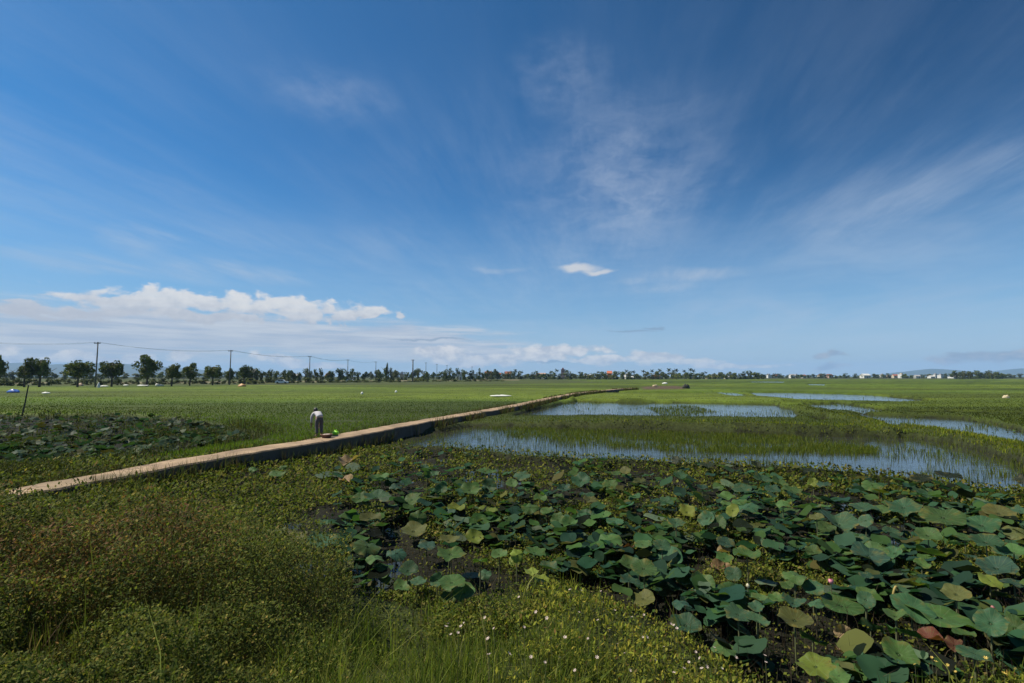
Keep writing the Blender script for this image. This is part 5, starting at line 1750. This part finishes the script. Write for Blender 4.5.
# high streaks of cirrus running away from the viewer
a0 = px2ae(600, 350)[0]
ca, sa = math.cos(-a0), math.sin(-a0)
px_, py_ = mth('DIVIDE', sx.outputs[0], den), mth('DIVIDE', sx.outputs[1], den)
rx_ = mth('ADD', mth('MULTIPLY', px_, ca), mth('MULTIPLY', py_, sa))
ry_ = mth('SUBTRACT', mth('MULTIPLY', py_, ca), mth('MULTIPLY', px_, sa))
cv = comb(mth('MULTIPLY', rx_, 0.85), mth('MULTIPLY', ry_, 0.30))
ci = mth('ADD', mth('MULTIPLY', noise(cv, 2.0, 9, 0.62, 0.35), 0.62), mth('MULTIPLY', noise(comb(mth('MULTIPLY', rx_, 2.4), mth('MULTIPLY', ry_, 0.42)), 3.2, 8, 0.68, 0.25), 0.38))
big = noise(pl, 0.42, 3, 0.5, 0.3)
cirrus = mth('MULTIPLY', smooth(ci, 0.36, 0.72), smooth(big, 0.30, 0.62))
low_ = smooth(el, 0.80, 0.04)
cirrus = mth('MULTIPLY', cirrus, mth('ADD', 0.07, mth('MULTIPLY', low_, 0.34)))
reg = field([(900, 205, 190, 75), (1010, 170, 90, 60)], ae)
regm = smooth(reg, 0.0, 0.9)
cirrus = mth('ADD', cirrus, mth('MULTIPLY', mth('MULTIPLY', regm, smooth(ci, 0.34, 0.70)), 0.22))
reg2 = field([(560, 75, 70, 60), (605, 150, 50, 45), (630, 205, 60, 40), (330, 95, 90, 40)], aew)
cirrus = mth('ADD', cirrus, mth('MULTIPLY', mth('MULTIPLY', smooth(reg2, 0.0, 0.9), smooth(mth('ADD', mth('MULTIPLY', puff2, 0.55), mth('MULTIPLY', ci, 0.45)), 0.32, 0.72)), 0.24))
reg3 = field([(90, 262, 130, 14), (140, 240, 60, 22), (230, 272, 120, 18)], aew)
cirrus = mth('ADD', cirrus, mth('MULTIPLY', mth('MULTIPLY', smooth(reg3, 0.0, 0.9), smooth(ci, 0.34, 0.66)), 0.55))
reg4 = field([(620, 190, 170, 150), (860, 270, 230, 110), (720, 320, 260, 60)], aew)
soft = noise(vec('MULTIPLY', vec('ADD', ae, warp), (3.0, 7.0, 1)), 1.6, 8, 0.62, 0.4)
cirrus = mth('ADD', cirrus, mth('MULTIPLY', mth('MULTIPLY', smooth(reg4, 0.0, 0.9), smooth(soft, 0.34, 0.70)), 0.38))
cirrus = mth('MINIMUM', cirrus, 0.8)
c = mixc(cirrus, SKYC, (4.4, 5.2, 6.6, 1))

# pale milky veil low over the horizon
veil = mth('MULTIPLY', smooth(el, 0.40, -0.02), 0.72)
veil = mth('MULTIPLY', veil, mth('ADD', 0.7, mth('MULTIPLY', streak, 0.5)))
c = mixc(veil, c, (3.5, 5.3, 7.3, 1))
c = mixc(mth('MULTIPLY', smooth(el, 0.15, -0.01), 0.55), c, (5.6, 6.6, 7.7, 1))

# layered grey white cloud on the left
lay = field([(40, 340, 330, 34), (230, 335, 260, 30), (380, 340, 170, 24), (450, 352, 120, 16), (120, 322, 190, 20)], aew)
laym = mth('MULTIPLY', smooth(mth('ADD', lay, mth('MULTIPLY', mth('SUBTRACT', streak, 0.5), 1.3)), 0.02, 0.66), 0.86)
c = mixc(laym, c, mixc(smooth(streak, 0.35, 0.65), (4.3, 4.9, 6.1, 1), (6.5, 6.7, 7.1, 1)))

# bright long cloud over the fields
cu = field([(70, 311, 90, 8), (10, 312, 70, 9), (140, 302, 90, 14), (175, 297, 60, 14), (235, 304, 105, 17), (300, 309, 85, 15), (350, 312, 44, 13), (200, 315, 150, 9), (372, 312, 20, 9), (401, 316, 10, 8), (110, 300, 60, 6)], aew)
vb = nt.nodes.new('ShaderNodeTexVoronoi'); vb.feature = 'SMOOTH_F1'; vb.inputs['Scale'].default_value = 30
vb.inputs['Smoothness'].default_value = 0.35; vb.inputs['Detail'].default_value = 2.0
L(vec('MULTIPLY', aew, (1.0, 1.5, 1.0)), vb.inputs['Vector'])
billow = mth('SUBTRACT', 1.0, vb.outputs['Distance'])
edge = mth('ADD', mth('ADD', cu, mth('MULTIPLY', mth('SUBTRACT', puff, 0.5), 1.0)), mth('MULTIPLY', mth('SUBTRACT', billow, 0.50), 0.8))
cum = smooth(edge, -0.16, 0.34)
cum = mth('MULTIPLY', cum, mth('ADD', 0.72, mth('MULTIPLY', streak, 0.4)), clamp=True)
e_top = px2ae(200, 288)[1]; e_bot = px2ae(200, 325)[1]
shade = smooth(mth('ADD', el, mth('MULTIPLY', mth('SUBTRACT', puff, 0.5), 0.09)), e_bot, e_top)
c = mixc(cum, c, mixc(shade, (5.0, 5.3, 6.0, 1), (7.9, 7.8, 7.7, 1)))

# small heaped clouds low down
lc = field([(2, 346, 22, 8), (25, 358, 30, 6), (75, 356, 22, 9), (100, 361, 20, 5), (135, 360, 24, 6), (184, 357, 16, 8), (60, 361, 30, 5), (480, 362, 60, 6), (740, 366, 60, 4), (560, 350, 60, 8), (440, 354, 28, 11), (520, 358, 50, 6), (545, 357, 34, 7), (600, 360, 40, 5), (655, 358, 34, 8), (690, 362, 40, 4), (280, 360, 30, 6), (320, 365, 40, 4)], aew)
lcm = mth('MULTIPLY', smooth(mth('ADD', lc, mth('MULTIPLY', mth('SUBTRACT', puff, 0.5), 1.0)), 0.0, 0.45), 0.92)
c = mixc(lcm, c, mixc(smooth(puff, 0.35, 0.62), (5.2, 5.5, 6.2, 1), (8.4, 8.1, 7.9, 1)))
rc = field([(820, 356, 20, 5), (837, 353, 14, 5), (832, 367, 24, 5), (945, 360, 26, 6), (975, 356, 36, 7), (1010, 358, 40, 8)], aew)
rcm = mth('MULTIPLY', smooth(mth('ADD', rc, mth('MULTIPLY', mth('SUBTRACT', puff, 0.5), 1.2)), 0.02, 0.6), 0.75)
c = mixc(rcm, c, mixc(smooth(puff, 0.42, 0.66), (2.4, 2.9, 4.1, 1), (4.8, 4.6, 4.9, 1)))
gl = field([(630, 331, 32, 2.2), (655, 328, 16, 1.6), (548, 363, 24, 1.2), (430, 338, 60, 1.6)], aew)
c = mixc(mth('MULTIPLY', smooth(gl, 0.0, 0.7), 0.6), c, (2.2, 3.0, 4.4, 1))

# the single bright lens cloud and its tail
ln = field([(578, 268, 30, 6), (598, 271, 22, 4), (570, 267, 14, 5)], aew)
c = mixc(mth('MULTIPLY', smooth(ln, 0.0, 0.75), 0.85), c, (6.6, 6.7, 6.9, 1))
tl = field([(635, 281, 36, 5), (500, 271, 40, 4), (660, 288, 60, 8), (690, 275, 90, 10)], aew)
c = mixc(mth('MULTIPLY', mth('MULTIPLY', smooth(tl, 0.0, 0.9), smooth(ci, 0.30, 0.70)), 0.55), c, (5.0, 5.6, 6.6, 1))

bg = nt.nodes.new('ShaderNodeBackground'); bg.inputs['Strength'].default_value = 0.076
L(c, bg.inputs['Color'])
wo = nt.nodes.new('ShaderNodeOutputWorld'); L(bg.outputs[0], wo.inputs['Surface'])

# ------------------------------------------------------------------ render settings
SC.view_settings.view_transform = 'Standard'
SC.view_settings.look = 'None'
SC.view_settings.exposure = 0.42
SC.view_settings.gamma = 1.0
SC.cycles.use_denoising = True
SC.cycles.max_bounces = 6
SC.cycles.diffuse_bounces = 3
SC.cycles.glossy_bounces = 3
SC.cycles.transmission_bounces = 3
SC.cycles.volume_bounces = 1
SC.cycles.sample_clamp_indirect = 4.0
